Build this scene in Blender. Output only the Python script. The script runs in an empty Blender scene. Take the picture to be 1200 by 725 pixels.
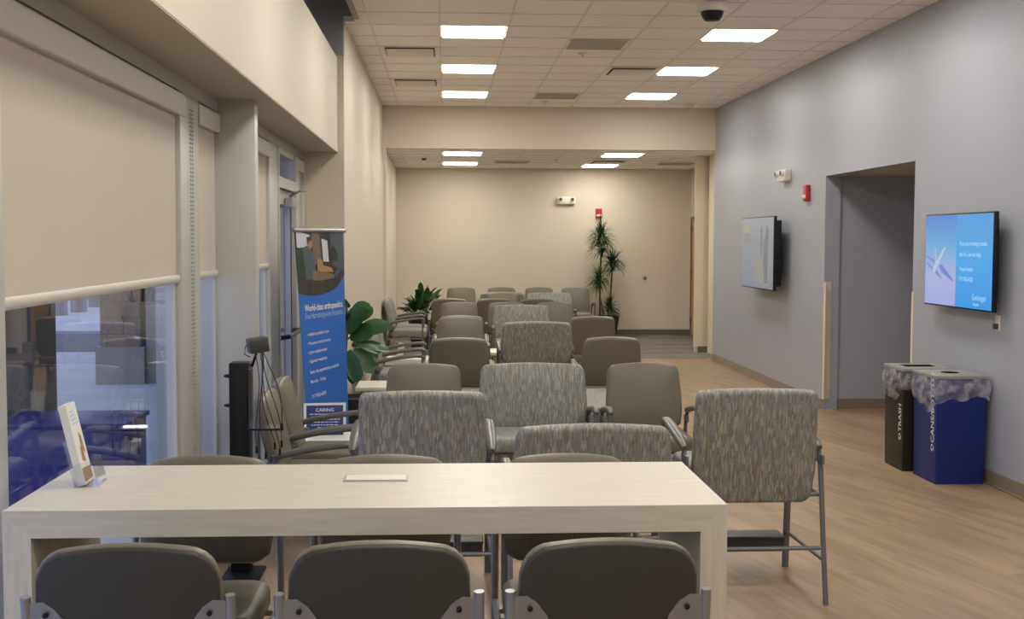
import bpy, bmesh, math, random
from mathutils import Vector, Matrix
PI = math.pi
sc = bpy.context.scene
C = sc.collection
# ------------------------------------------------------------------ camera
CAM_Z = 1.775
f_px, yaw, pitch, roll = 1416.6, 0.0559090, 0.0572609, 0.00295682
cyw, syw, cp, sp = math.cos(yaw), math.sin(yaw), math.cos(pitch), math.sin(pitch)
fwd = Vector((syw * cp, cyw * cp, -sp)); rgt = Vector((cyw, -syw, 0)); upv = rgt.cross(fwd)
r2 = math.cos(roll) * rgt + math.sin(roll) * upv
u2 = -math.sin(roll) * rgt + math.cos(roll) * upv
cam = bpy.data.cameras.new('camera'); camo = bpy.data.objects.new('camera', cam); C.objects.link(camo)
cam.sensor_width = 36; cam.lens = f_px / 1200 * 36; cam.clip_start = 0.05; cam.clip_end = 300
camo.matrix_world = Matrix(((r2.x, u2.x, -fwd.x, 0), (r2.y, u2.y, -fwd.y, 0), (r2.z, u2.z, -fwd.z, CAM_Z), (0, 0, 0, 1)))
sc.camera = camo
# ------------------------------------------------------------------ light
PANEL = 27.5
PANEL_COL = (1.0, 0.97, 0.885, 1)
w = bpy.data.worlds.new('sky'); sc.world = w; w.use_nodes = True
w.node_tree.nodes['Background'].inputs[0].default_value = (0.60, 0.70, 1.0, 1)
w.node_tree.nodes['Background'].inputs[1].default_value = 1.55
sc.view_settings.view_transform = 'Standard'; sc.view_settings.look = 'None'
sc.view_settings.exposure = 0.0; sc.view_settings.gamma = 1; sc.view_settings.use_curve_mapping = False

# ------------------------------------------------------------------ materials
def mat(name, col, rough=0.6, metal=0.0, spec=0.5, emis=None, es=1.0, bump=None, vary=None):
    m = bpy.data.materials.new(name); m.use_nodes = True
    nt = m.node_tree; b = nt.nodes['Principled BSDF']
    b.inputs['Base Color'].default_value = (*col, 1); b.inputs['Roughness'].default_value = rough
    b.inputs['Metallic'].default_value = metal; b.inputs['Specular IOR Level'].default_value = spec
    if emis:
        b.inputs['Emission Color'].default_value = (*emis[:3], 1); b.inputs['Emission Strength'].default_value = es
    if vary or bump:
        tc = nt.nodes.new('ShaderNodeTexCoord')
        n = nt.nodes.new('ShaderNodeTexNoise'); n.inputs['Scale'].default_value = (vary or bump)[0]
        n.inputs['Detail'].default_value = 4
        mp = nt.nodes.new('ShaderNodeMapping'); nt.links.new(tc.outputs['Object'], mp.inputs[0]); nt.links.new(mp.outputs[0], n.inputs['Vector'])
        if vary:
            if len(vary) > 2: mp.inputs['Scale'].default_value = vary[2]
            r = nt.nodes.new('ShaderNodeMapRange'); a = vary[1]
            r.inputs[1].default_value = 0.3; r.inputs[2].default_value = 0.7; r.inputs[3].default_value = 1 - a; r.inputs[4].default_value = 1 + a
            nt.links.new(n.outputs[0], r.inputs[0])
            mx = nt.nodes.new('ShaderNodeVectorMath'); mx.operation = 'SCALE'; mx.inputs[0].default_value = col
            nt.links.new(r.outputs[0], mx.inputs['Scale']); nt.links.new(mx.outputs[0], b.inputs['Base Color'])
        if bump:
            bp = nt.nodes.new('ShaderNodeBump'); bp.inputs['Strength'].default_value = bump[1]; bp.inputs['Distance'].default_value = 0.003
            nt.links.new(n.outputs[0], bp.inputs['Height']); nt.links.new(bp.outputs[0], b.inputs['Normal'])
    return m

class NT:
    def __init__(s, m): s.nt = m.node_tree
    def n(s, t, **k):
        x = s.nt.nodes.new('ShaderNode' + t)
        for a, v in k.items(): setattr(x, a, v)
        return x
    def l(s, a, b): s.nt.links.new(a, b)
    def math(s, op, a, b=None):
        x = s.n('Math', operation=op)
        for i, v in enumerate((a, b)):
            if v is None: continue
            if isinstance(v, (int, float)): x.inputs[i].default_value = v
            else: s.l(v, x.inputs[i])
        return x.outputs[0]

def cell_mat(name, cols, uexpr, uw, vw, rough=0.7, rot=0.0, grain=0.0, gap=0.0, grain_scale=(4, 60), bumpy=0.0):
    """cells (dashes, planks, tiles): random colour per cell; u across, v along; rows shifted per column"""
    m = bpy.data.materials.new(name); m.use_nodes = True; g = NT(m)
    b = m.node_tree.nodes['Principled BSDF']; b.inputs['Roughness'].default_value = rough
    tc = g.n('TexCoord'); sx = g.n('SeparateXYZ'); g.l(tc.outputs['Object'], sx.inputs[0])
    X, Y, Z = sx.outputs
    if uexpr == 'pad':
        sn = g.n('SeparateXYZ'); g.l(tc.outputs['Normal'], sn.inputs[0]); sel = g.math('GREATER_THAN', g.math('ABSOLUTE', sn.outputs[0]), 0.6); inv = g.math('SUBTRACT', 1.0, sel)
        u = g.math('ADD', g.math('MULTIPLY', X, inv), g.math('MULTIPLY', Y, sel)); v = g.math('SUBTRACT', Z, g.math('MULTIPLY', Y, inv))
    elif uexpr == 'floor':
        c, s_ = math.cos(rot), math.sin(rot)
        u = g.math('ADD', g.math('MULTIPLY', X, c), g.math('MULTIPLY', Y, s_))
        v = g.math('SUBTRACT', g.math('MULTIPLY', Y, c), g.math('MULTIPLY', X, s_))
    ui = g.math('FLOOR', g.math('DIVIDE', u, uw))
    wn = g.n('TexWhiteNoise', noise_dimensions='1D'); g.l(ui, wn.inputs['W'])
    vs = g.math('ADD', g.math('DIVIDE', v, vw), wn.outputs['Value'])
    vi = g.math('FLOOR', vs)
    cb = g.n('CombineXYZ'); g.l(ui, cb.inputs[0]); g.l(vi, cb.inputs[1])
    w2 = g.n('TexWhiteNoise', noise_dimensions='3D'); g.l(cb.outputs[0], w2.inputs['Vector'])
    cr = g.n('ValToRGB'); cr.color_ramp.interpolation = 'CONSTANT' if uexpr == 'pad' else 'LINEAR'
    e = cr.color_ramp.elements
    while len(e) < len(cols): e.new(0.5)
    for i, c in enumerate(cols):
        e[i].position = i / len(cols) if uexpr == 'pad' else i / (len(cols) - 1); e[i].color = (*c, 1)
    g.l(w2.outputs['Value'], cr.inputs[0]); out = cr.outputs[0]
    if grain:
        cg = g.n('CombineXYZ'); g.l(g.math('MULTIPLY', u, grain_scale[1]), cg.inputs[0]); g.l(g.math('MULTIPLY', v, grain_scale[0]), cg.inputs[1]); g.l(g.math('MULTIPLY', w2.outputs['Value'], 9.0), cg.inputs[2])
        no = g.n('TexNoise'); no.inputs['Scale'].default_value = 1; no.inputs['Detail'].default_value = 5; g.l(cg.outputs[0], no.inputs['Vector'])
        mr = g.n('MapRange'); mr.inputs[1].default_value = .3; mr.inputs[2].default_value = .7; mr.inputs[3].default_value = 1 - grain; mr.inputs[4].default_value = 1 + grain
        g.l(no.outputs[0], mr.inputs[0])
        vm = g.n('VectorMath', operation='SCALE'); g.l(out, vm.inputs[0]); g.l(mr.outputs[0], vm.inputs['Scale']); out = vm.outputs[0]
    if gap:
        fu = g.math('FRACT', g.math('DIVIDE', u, uw)); ln = g.math('GREATER_THAN', fu, gap)
        mr2 = g.n('MapRange'); mr2.inputs[3].default_value = 0.8; g.l(ln, mr2.inputs[0])
        vm = g.n('VectorMath', operation='SCALE'); g.l(out, vm.inputs[0]); g.l(mr2.outputs[0], vm.inputs['Scale']); out = vm.outputs[0]
    g.l(out, b.inputs['Base Color'])
    return m

M = {}
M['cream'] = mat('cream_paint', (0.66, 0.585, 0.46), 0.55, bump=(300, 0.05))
M['cream_white'] = mat('off_white_paint', (0.70, 0.65, 0.56), 0.5, bump=(300, 0.04))
M['blue_wall'] = mat('grey_blue_paint', (0.37, 0.385, 0.455), 0.42, bump=(300, 0.05))
M['dark_void'] = mat('low_light_grey', (0.42, 0.43, 0.46), 0.7)  # grey stands in for the low light in the void above the bulkhead
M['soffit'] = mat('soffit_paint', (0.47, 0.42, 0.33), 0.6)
M['base_taupe'] = mat('taupe_vinyl_base', (0.24, 0.195, 0.145), 0.35)
M['base_grey'] = mat('grey_vinyl_base', (0.13, 0.115, 0.10), 0.4)
M['guard'] = mat('cream_corner_guard', (0.72, 0.64, 0.50), 0.35)
M['floor_wood'] = cell_mat('plank_vinyl', [(0.29, 0.195, 0.11), (0.345, 0.235, 0.137), (0.32, 0.215, 0.123), (0.385, 0.265, 0.157)], 'floor', 0.15, 1.2, 0.36, rot=math.radians(15), grain=0.22, gap=0.02, grain_scale=(1.4, 16))
M['carpet'] = cell_mat('grey_plank_carpet', [(0.11, 0.10, 0.085), (0.15, 0.135, 0.115), (0.19, 0.165, 0.135), (0.13, 0.12, 0.10)], 'floor', 0.25, 1.0, 0.95, rot=math.radians(90), grain=0.3, gap=0.05, grain_scale=(3, 10))
M['laminate'] = mat('cream_wood_laminate', (0.58, 0.53, 0.43), 0.42, vary=(6, 0.07, (1.2, 14, 14)))
M['laminate_side'] = mat('cream_wood_laminate_leg', (0.60, 0.55, 0.45), 0.42, vary=(6, 0.07, (14, 14, 1.2)))
M['table_white'] = mat('cream_table_top', (0.72, 0.68, 0.58), 0.4)
M['beech'] = mat('pale_beech', (0.50, 0.34, 0.19), 0.45, vary=(8, 0.1, (8, 8, 1)))
M['vinyl'] = mat('taupe_grey_vinyl', (0.150, 0.130, 0.093), 0.42, vary=(14, 0.10, (14, 14, 1)), spec=0.5)
M['vinyl_shell'] = mat('dark_taupe_vinyl', (0.15, 0.125, 0.095), 0.5, vary=(14, 0.10, (14, 14, 1)))
FAB = [(0.208, 0.192, 0.161), (0.282, 0.259, 0.211), (0.171, 0.182, 0.195), (0.342, 0.318, 0.260), (0.217, 0.222, 0.220), (0.171, 0.150, 0.121), (0.254, 0.241, 0.211), (0.199, 0.212, 0.228)]
M['pattern'] = cell_mat('dash_woven_fabric', FAB, 'pad', 0.007, 0.030, 0.5)
M['speckle'] = cell_mat('fine_speckled_fabric', [(0.24, 0.22, 0.19), (0.33, 0.30, 0.26), (0.20, 0.20, 0.20), (0.29, 0.27, 0.25)], 'pad', 0.008, 0.02, 0.7)
M['arm'] = mat('grey_arm_plastic', (0.112, 0.106, 0.094), 0.36)
M['steel'] = mat('grey_powder_steel', (0.16, 0.16, 0.168), 0.35, metal=0.35)
M['shell'] = mat('dark_vinyl_shell', (0.040, 0.036, 0.029), 0.5, vary=(14, 0.10, (14, 14, 1)))
M['chrome'] = mat('satin_steel', (0.30, 0.30, 0.31), 0.36, metal=0.6)
M['black'] = mat('black_plastic', (0.010, 0.010, 0.012), 0.35, spec=0.3)
M['hole'] = mat('dark_opening', (0.008, 0.008, 0.008), 0.9, spec=0.0)
M['rubber'] = mat('black_rubber', (0.02, 0.02, 0.02), 0.7)
M['dkgrey'] = mat('dark_grey_plastic', (0.055, 0.052, 0.048), 0.45)
M['ltgrey'] = mat('light_grey_plastic', (0.40, 0.39, 0.36), 0.4)
M['frame'] = mat('light_grey_aluminium', (0.52, 0.51, 0.48), 0.38, metal=0.25)
M['frame_dark'] = mat('shadow_gasket', (0.07, 0.075, 0.09), 0.5)
M['blind'] = mat('beige_blind_fabric', (0.56, 0.50, 0.42), 0.85, bump=(600, 0.1))
M['fascia'] = mat('blind_fascia', (0.56, 0.515, 0.46), 0.4)
M['white'] = mat('white_plastic', (0.75, 0.71, 0.62), 0.35)
M['red'] = mat('red_alarm_plastic', (0.45, 0.02, 0.02), 0.35)
M['lens'] = mat('clear_lens', (0.75, 0.75, 0.75), 0.1)
M['tile'] = mat('acoustic_tile', (0.96, 0.92, 0.86), 0.95, bump=(250, 0.3), vary=(260, 0.05))
M['grid'] = mat('ceiling_grid_metal', (0.80, 0.75, 0.67), 0.5)
M['grille'] = mat('return_air_grille', (0.36, 0.34, 0.31), 0.5)
M['vent_dark'] = mat('vent_shadow_gap', (0.06, 0.05, 0.045), 0.7)
M['panel'] = mat('lit_panel', (0.8, 0.8, 0.8), 0.5, emis=PANEL_COL, es=PANEL)
M['leaf'] = mat('glossy_leaf', (0.022, 0.075, 0.018), 0.35, vary=(9, 0.35))
M['leaf_lt'] = mat('fig_leaf', (0.024, 0.09, 0.016), 0.33, vary=(7, 0.35))
M['leaf_th'] = mat('thin_leaf', (0.025, 0.065, 0.02), 0.45, vary=(9, 0.3))
M['stem'] = mat('brown_stem', (0.09, 0.06, 0.035), 0.7)
M['soil'] = mat('dark_soil', (0.03, 0.022, 0.015), 0.95, bump=(60, 0.8))
M['pot'] = mat('charcoal_pot', (0.022, 0.024, 0.026), 0.4)
M['bin_blue'] = mat('blue_bin', (0.010, 0.022, 0.16), 0.5, spec=0.3)
M['bin_black'] = mat('black_bin', (0.020, 0.016, 0.012), 0.5, spec=0.3)
M['bin_lid'] = mat('grey_bin_lid', (0.30, 0.30, 0.28), 0.4)
M['door_wood'] = mat('maple_door', (0.46, 0.26, 0.11), 0.4, vary=(5, 0.12, (8, 8, 0.8)))
M['print_blue'] = mat('banner_blue', (0.018, 0.135, 0.52), 0.45)
M['print_navy'] = mat('sign_navy', (0.03, 0.045, 0.17), 0.4)
M['print_white'] = mat('print_white', (0.75, 0.76, 0.80), 0.5)
M['print_pale'] = mat('print_pale_blue', (0.36, 0.52, 0.80), 0.5)
M['print_dark'] = mat('print_dark_brown', (0.035, 0.028, 0.024), 0.5, vary=(7, 0.5))
M['print_brick'] = mat('print_brick', (0.16, 0.115, 0.08), 0.5, vary=(60, 0.4))
M['print_slate'] = mat('print_slate', (0.07, 0.085, 0.10), 0.5)
M['print_skin'] = mat('print_skin', (0.32, 0.18, 0.11), 0.5)
M['print_khaki'] = mat('print_khaki', (0.17, 0.13, 0.075), 0.5)
M['print_tan'] = mat('print_tan', (0.36, 0.20, 0.09), 0.5)
M['print_green'] = mat('print_green', (0.02, 0.04, 0.02), 0.5)
M['print_light'] = mat('print_window', (0.55, 0.55, 0.60), 0.5)
M['paper'] = mat('white_paper', (0.75, 0.72, 0.66), 0.5)
M['wire'] = mat('black_cable', (0.015, 0.014, 0.013), 0.5)
M['concrete'] = mat('pale_concrete', (0.50, 0.52, 0.56), 0.85, vary=(1.2, 0.08))
M['asphalt'] = mat('street_asphalt', (0.14, 0.14, 0.15), 0.9, vary=(20, 0.2))
M['stucco'] = mat('tan_stucco', (0.34, 0.31, 0.28), 0.8)
M['charcoal_wall'] = mat('charcoal_cladding', (0.035, 0.032, 0.03), 0.7)
M['navy_box'] = mat('navy_reflection', (0.012, 0.018, 0.16), 0.35)  # navy imitates a dark blue reflection in the window glass

def emissive(name, col, s=1.0):
    m = mat(name, (0.01, 0.01, 0.01), 0.25, emis=col, es=s); return m
def brick_mat():
    m = bpy.data.materials.new('tan_brick'); m.use_nodes = True; g = NT(m); b = m.node_tree.nodes['Principled BSDF']
    tc = g.n('TexCoord'); sx = g.n('SeparateXYZ'); g.l(tc.outputs['Object'], sx.inputs[0]); cb = g.n('CombineXYZ')
    g.l(g.math('ADD', sx.outputs[0], sx.outputs[1]), cb.inputs[0]); g.l(sx.outputs[2], cb.inputs[1])
    br = g.n('TexBrick'); br.inputs['Scale'].default_value = 1; br.inputs['Brick Width'].default_value = 0.4; br.inputs['Row Height'].default_value = 0.2
    br.inputs['Mortar Size'].default_value = 0.006
    br.inputs['Color1'].default_value = (0.24, 0.18, 0.14, 1); br.inputs['Color2'].default_value = (0.29, 0.22, 0.17, 1); br.inputs['Mortar'].default_value = (0.13, 0.105, 0.09, 1)
    g.l(cb.outputs[0], br.inputs['Vector']); g.l(br.outputs['Color'], b.inputs['Base Color']); b.inputs['Roughness'].default_value = 0.85
    return m
M['brick'] = brick_mat()
def glass_mat(name, tint, refl=1.0, gl=0.0):
    m = bpy.data.materials.new(name); m.use_nodes = True; nt = m.node_tree; nt.nodes.clear(); g = NT(m)
    o = g.n('OutputMaterial'); t = g.n('BsdfTransparent'); t.inputs[0].default_value = (*tint, 1)
    gs = g.n('BsdfGlossy'); gs.inputs['Roughness'].default_value = 0.0; gs.inputs[0].default_value = (0.9, 0.9, 0.95, 1)
    ge = g.n('NewGeometry'); dt = g.n('VectorMath', operation='DOT_PRODUCT'); g.l(ge.outputs['Normal'], dt.inputs[0]); g.l(ge.outputs['Incoming'], dt.inputs[1])
    co = g.math('ABSOLUTE', dt.outputs['Value']); fr = g.math('ADD', g.math('MULTIPLY', g.math('POWER', g.math('SUBTRACT', 1.0, co), 5.0), 0.96), 0.04); mx = g.n('MixShader')
    g.l(g.math('MULTIPLY', fr, refl), mx.inputs[0]); g.l(t.outputs[0], mx.inputs[1]); g.l(gs.outputs[0], mx.inputs[2]); g.l(mx.outputs[0], o.inputs[0])
    return m
M['glass'] = glass_mat('window_glass', (0.93, 0.95, 0.99), 1.0)
M['acrylic'] = glass_mat('clear_acrylic', (0.95, 0.96, 0.97), 1.0)
def liner_mat():
    m = bpy.data.materials.new('translucent_liner'); m.use_nodes = True; nt = m.node_tree; nt.nodes.clear(); g = NT(m)
    o = g.n('OutputMaterial'); t = g.n('BsdfTransparent'); t.inputs[0].default_value = (0.9, 0.9, 0.95, 1)
    p = g.n('BsdfPrincipled'); p.inputs['Base Color'].default_value = (0.62, 0.60, 0.66, 1); p.inputs['Roughness'].default_value = 0.25
    tc = g.n('TexCoord'); no = g.n('TexNoise'); no.inputs['Scale'].default_value = 14; no.inputs['Detail'].default_value = 3; g.l(tc.outputs['Object'], no.inputs['Vector'])
    mr = g.n('MapRange'); mr.inputs[1].default_value = 0.35; mr.inputs[2].default_value = 0.7; mr.inputs[3].default_value = 0.10; mr.inputs[4].default_value = 0.62; g.l(no.outputs[0], mr.inputs[0])
    mx = g.n('MixShader'); g.l(mr.outputs[0], mx.inputs[0]); g.l(t.outputs[0], mx.inputs[1]); g.l(p.outputs[0], mx.inputs[2]); g.l(mx.outputs[0], o.inputs[0])
    return m
M['liner'] = liner_mat()

# ------------------------------------------------------------------ mesh builder
def frame_z(d):
    d = Vector(d).normalized(); a = Vector((0, 0, 1)) if abs(d.z) < 0.95 else Vector((1, 0, 0))
    x = a.cross(d).normalized(); y = d.cross(x); return x, y
class MB:
    def __init__(s): s.bm = bmesh.new(); s.mi = 0; s.mats = []
    def m(s, mt):
        if mt not in s.mats: s.mats.append(mt)
        s.mi = s.mats.index(mt); return s
    def face(s, vs):
        try: f = s.bm.faces.new(vs); f.material_index = s.mi; return f
        except ValueError: return None
    def box(s, x0, x1, y0, y1, z0, z1, bev=0.0, seg=2, M4=None):
        b2 = bmesh.new(); bmesh.ops.create_cube(b2, size=1)
        for v in b2.verts: v.co = Vector(((x0 + x1) / 2 + v.co.x * (x1 - x0), (y0 + y1) / 2 + v.co.y * (y1 - y0), (z0 + z1) / 2 + v.co.z * (z1 - z0)))
        if bev: bmesh.ops.bevel(b2, geom=b2.edges[:], offset=bev, segments=seg, profile=0.5, affect='EDGES')
        s.merge(b2, M4); return s
    def merge(s, b2, M4=None):
        mp = {}
        for v in b2.verts: mp[v] = s.bm.verts.new(M4 @ v.co if M4 else v.co)
        for f in b2.faces: s.face([mp[v] for v in f.verts])
        b2.free()
    def rings(s, rings, cap=True, closed=False):
        R = [[s.bm.verts.new(p) for p in r] for r in rings]; n = len(R[0])
        for a, b in zip(R, R[1:] + ([R[0]] if closed else [])):
            for i in range(n): s.face([a[i], a[(i + 1) % n], b[(i + 1) % n], b[i]])
        if cap and not closed: s.face(R[0][::-1]); s.face(R[-1])
        return s
    def tube(s, path, r, seg=8, ry=None, cap=True, up=None):
        """sweep an ellipse r x ry; r may be a list"""
        P = [Vector(p) for p in path]; rs = []
        for i, p in enumerate(P):
            d = (P[min(i + 1, len(P) - 1)] - P[max(i - 1, 0)]).normalized()
            if up is not None:
                y = Vector(up); x = y.cross(d).normalized(); y = d.cross(x).normalized()
            else: x, y = frame_z(d)
            a = r[i] if isinstance(r, (list, tuple)) else r; b = (ry if ry is not None else a)
            rs.append([p + x * a * math.cos(2 * PI * k / seg) + y * b * math.sin(2 * PI * k / seg) for k in range(seg)])
        return s.rings(rs, cap)
    def pad(s, pts, T, r, M4, dome=0.0, rb=None):
        """cushion: outline pts (u,v) lofted over thickness T with rounded rims, M4 maps (u,v,t)"""
        us = [p[0] for p in pts]; vs = [p[1] for p in pts]
        cu, cv = (min(us) + max(us)) / 2, (min(vs) + max(vs)) / 2; W, H = max(us) - min(us), max(vs) - min(vs)
        rb = r if rb is None else rb; L = []
        for k in range(4): a = PI / 2 * k / 3; L.append((rb * (1 - math.sin(a)) * 1.0, rb * (1 - math.cos(a)) if False else rb - rb * math.cos(a)))
        prof = [(rb * (1 - math.sin(PI / 2 * k / 3)), rb * (1 - math.cos(PI / 2 * k / 3))) for k in range(4)]
        prof = [(i, t) for i, t in prof]
        top = [(r * (1 - math.cos(PI / 2 * k / 3)), T - r * (1 - math.sin(PI / 2 * k / 3))) for k in range(4)]
        if dome: top += [(min(W, H) * 0.12 + r, T + dome * 0.6), (min(W, H) * 0.28, T + dome)]
        rg = []
        for ins, t in prof + top:
            su, sv = 1 - 2 * ins / W, 1 - 2 * ins / H
            rg.append([M4 @ Vector((cu + (u - cu) * su, cv + (v - cv) * sv, t)) for u, v in pts])
        return s.rings(rg)
    def lathe(s, prof, c, seg=24, ax=None):
        rg = [[Vector((c[0] + r * math.cos(2 * PI * k / seg), c[1] + r * math.sin(2 * PI * k / seg), c[2] + z)) for k in range(seg)] for r, z in prof]
        return s.rings(rg)
    def poly(s, pts):
        return s.face([s.bm.verts.new(p) for p in pts])
    def build(s, name, mt=None, parent=None, sharp=35, label=None, kind=None):
        if mt is not None and not s.mats: s.mats = [mt]
        bmesh.ops.recalc_face_normals(s.bm, faces=s.bm.faces[:])
        me = bpy.data.meshes.new(name); s.bm.to_mesh(me); s.bm.free()
        for x in s.mats: me.materials.append(M[x] if isinstance(x, str) else x)
        for p in me.polygons: p.use_smooth = True
        me.set_sharp_from_angle(angle=math.radians(sharp))
        o = bpy.data.objects.new(name, me); C.objects.link(o)
        if parent: o.parent = parent
        if label: o['label'] = label
        if kind: o['kind'] = kind
        return o
def tag(o, label, cat, group=None):
    o['label'] = label; o['category'] = cat
    if group: o['group'] = group
    return o
def thing(name, label, cat, loc=(0, 0, 0), rz=0, group=None):
    o = bpy.data.objects.new(name, None); o.empty_display_size = 0.1; C.objects.link(o)
    o.location = loc; o.rotation_euler = (0, 0, rz); return tag(o, label, cat, group)
def struct(name, mb, mt): o = mb.build(name, mt); o['kind'] = 'structure'; return o
def sempty(name, loc=(0, 0, 0)):
    o = bpy.data.objects.new(name, None); C.objects.link(o); o.location = loc; o['kind'] = 'structure'; return o
def bx(*a, **k): return MB().box(*a, **k)
def dup(root, loc, rz, label, group=None):
    r = root.copy(); C.objects.link(r); r.location = loc; r.rotation_euler = (0, 0, rz); r['label'] = label
    if group: r['group'] = group
    for ch in list(root.children):
        c = ch.copy(); C.objects.link(c); c.parent = r
        for g in list(ch.children):
            d = g.copy(); C.objects.link(d); d.parent = c
    return r
def rrect(w, h, r, n=5, cx=0, cy=0):
    o = []
    for ox, oy, a0 in ((1, 1, 0), (-1, 1, 90), (-1, -1, 180), (1, -1, 270)):
        for k in range(n + 1):
            a = math.radians(a0 + 90 * k / n); o.append((cx + ox * (w / 2 - r) + r * math.cos(a), cy + oy * (h / 2 - r) + r * math.sin(a)))
    return o
def text_pts(s, size=1.0, bold=0.0, align='LEFT'):
    """text as (verts2d, faces) laid out flat"""
    cu = bpy.data.curves.new('t', 'FONT'); cu.body = s; cu.size = size; cu.align_x = align; cu.offset = bold; cu.resolution_u = 2
    o = bpy.data.objects.new('t', cu); C.objects.link(o); bpy.context.view_layer.update()
    me = bpy.data.meshes.new_from_object(o.evaluated_get(bpy.context.evaluated_depsgraph_get()))
    V = [(v.co.x, v.co.y) for v in me.vertices]; F = [tuple(p.vertices) for p in me.polygons]
    C.objects.unlink(o); bpy.data.objects.remove(o); bpy.data.curves.remove(cu); bpy.data.meshes.remove(me)
    return V, F
def put_text(mb, s, width, height, mapf, bold=0.0):
    """fit the string into width x height, then map (u,v)->3D"""
    V, F = text_pts(s, 1.0, bold)
    if not V: return
    x0 = min(v[0] for v in V); x1 = max(v[0] for v in V)
    sx = width / (x1 - x0); vs = [mb.bm.verts.new(mapf((v[0] - x0) * sx, v[1] * height / 0.7)) for v in V]
    for f in F: mb.face([vs[i] for i in f])

# ------------------------------------------------------------------ structure
CEIL = 3.714; XR = 3.994; XL = -0.89; XW = -1.253; YE = 10.87; YB = 17.75; YR = 22.6; RC = 3.105; Y0 = -3.0
def wallbox(name, mt, *a): return struct(name, bx(*a), mt)
wallbox('floor', 'floor_wood', -1.30, 7.2, Y0, 17.98, -0.1, 0.0)
wallbox('floor', 'carpet', -0.95, 7.2, 17.98, YR + 0.05, -0.1, 0.001)
wallbox('wall_right', 'blue_wall', XR, XR + 0.16, Y0, 10.116, 0, CEIL + 0.04)
wallbox('wall_right', 'blue_wall', XR, XR + 0.16, 10.116, 12.53, 2.457, CEIL + 0.04)
wallbox('wall_right', 'blue_wall', XR, XR + 0.16, 12.53, YB + 0.05, 0, CEIL + 0.04)
# side corridor behind the opening
wallbox('wall_alcove', 'blue_wall', XR + 0.16, 7.0, 12.56, 12.70, 0, 2.457)
wallbox('wall_alcove', 'blue_wall', XR + 0.16, 7.0, 9.95, 10.09, 0, 2.457)
wallbox('wall_alcove', 'blue_wall', 7.0, 7.14, 9.95, 12.70, 0, 2.457)
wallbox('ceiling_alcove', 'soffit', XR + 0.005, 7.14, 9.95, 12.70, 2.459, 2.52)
wallbox('wall_back', 'cream', -1.6, 4.2, Y0 - 0.15, Y0, 0, 4.6)
# left: cream wall, its return facing the room front, bulkhead
wallbox('wall_left', 'cream', -1.10, XL, YE + 0.10, YR, 0, CEIL + 0.04)
wallbox('wall_return', 'cream', -1.60, XL, YE, YE + 0.10, 0, 3.41)
wallbox('wall_return', 'dark_void', -1.60, XL, YE - 0.004, YE + 0.095, 3.40, 4.6)
wallbox('wall_return', 'dark_void', XL, -0.797, YE - 0.006, YE + 0.095, CEIL + 0.001, 4.6)
wallbox('trim_1', 'cream', -0.95, -0.846, YB - 0.03, YB + 0.22, 0, RC)
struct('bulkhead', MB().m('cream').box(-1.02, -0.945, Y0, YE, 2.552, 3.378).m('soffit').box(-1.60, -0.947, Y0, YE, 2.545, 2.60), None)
wallbox('wall_upper_left', 'dark_void', -1.60, -1.50, Y0, YE, 2.6, 4.6)
wallbox('ceiling_void', 'dark_void', -1.60, -0.74, Y0, YE, 4.5, 4.6)
wallbox('wall_upper_edge', 'dark_void', -0.80, -0.75, Y0, YE - 0.006, CEIL + 0.002, 4.5)
# beam and rear room
wallbox('beam', 'cream', XL, XR, YB, YB + 0.16, RC, CEIL + 0.04)
wallbox('ceiling_rear_edge', 'cream', XL, 7.0, YB + 0.16, YB + 0.2, RC + 0.02, CEIL + 0.04)
wallbox('wall_rear', 'cream', -1.1, 7.0, YR, YR + 0.15, 0, CEIL + 0.04)
wallbox('wall_rear_right', 'cream', 4.63, 4.78, 19.12, 22.6, 0, RC + .04)
wallbox('wall_pier', 'cream', 3.99, 4.78, 19.0, 19.12, 0.0, RC + .04)
struct('trim_2', MB().box(3.955, 4.10, 18.97, 19.002, 0.09, RC), 'guard')
wallbox('wall_side_return', 'cream', XR + 0.18, XR + 0.28, YB + 0.05, 18.97, 0, RC)
wallbox('wall_side_return', 'cream', XR + 0.16, 7.0, YB - 0.12, YB + 0.05, 0, CEIL + 0.04)
wallbox('baseboard_rear', 'base_grey', XL, 4.63, YR - 0.012, YR, 0, 0.10)
wallbox('baseboard_rear', 'base_grey', 4.02, 4.26, 18.96, 18.972, 0, 0.10)
wallbox('baseboard_left', 'base_taupe', XL, XL + 0.012, YE + .1, YR, 0, 0.10)
def baseb(name, y0, y1):
    mb = MB().m('base_taupe').box(XR - 0.012, XR, y0, y1, 0.012, 0.105).box(XR - 0.028, XR, y0, y1, 0, 0.012, bev=0.003)
    return struct(name, mb, None)
baseb('baseboard_right', Y0, 10.09); baseb('baseboard_right', 12.55, YB)
wallbox('baseboard_alcove', 'base_taupe', XR + 0.02, 7.0, 12.545, 12.56, 0, 0.105)
# corner guards at the opening
struct('trim_3', MB().box(XR - 0.006, XR + 0.003, 12.46, 12.53, 0.105, 1.345).box(XR - 0.006, XR + 0.075, 12.524, 12.53, 0.105, 1.345), 'guard')
struct('trim_4', MB().box(XR - 0.006, XR + 0.003, 10.08, 10.122, 0.105, 1.345), 'guard')
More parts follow.
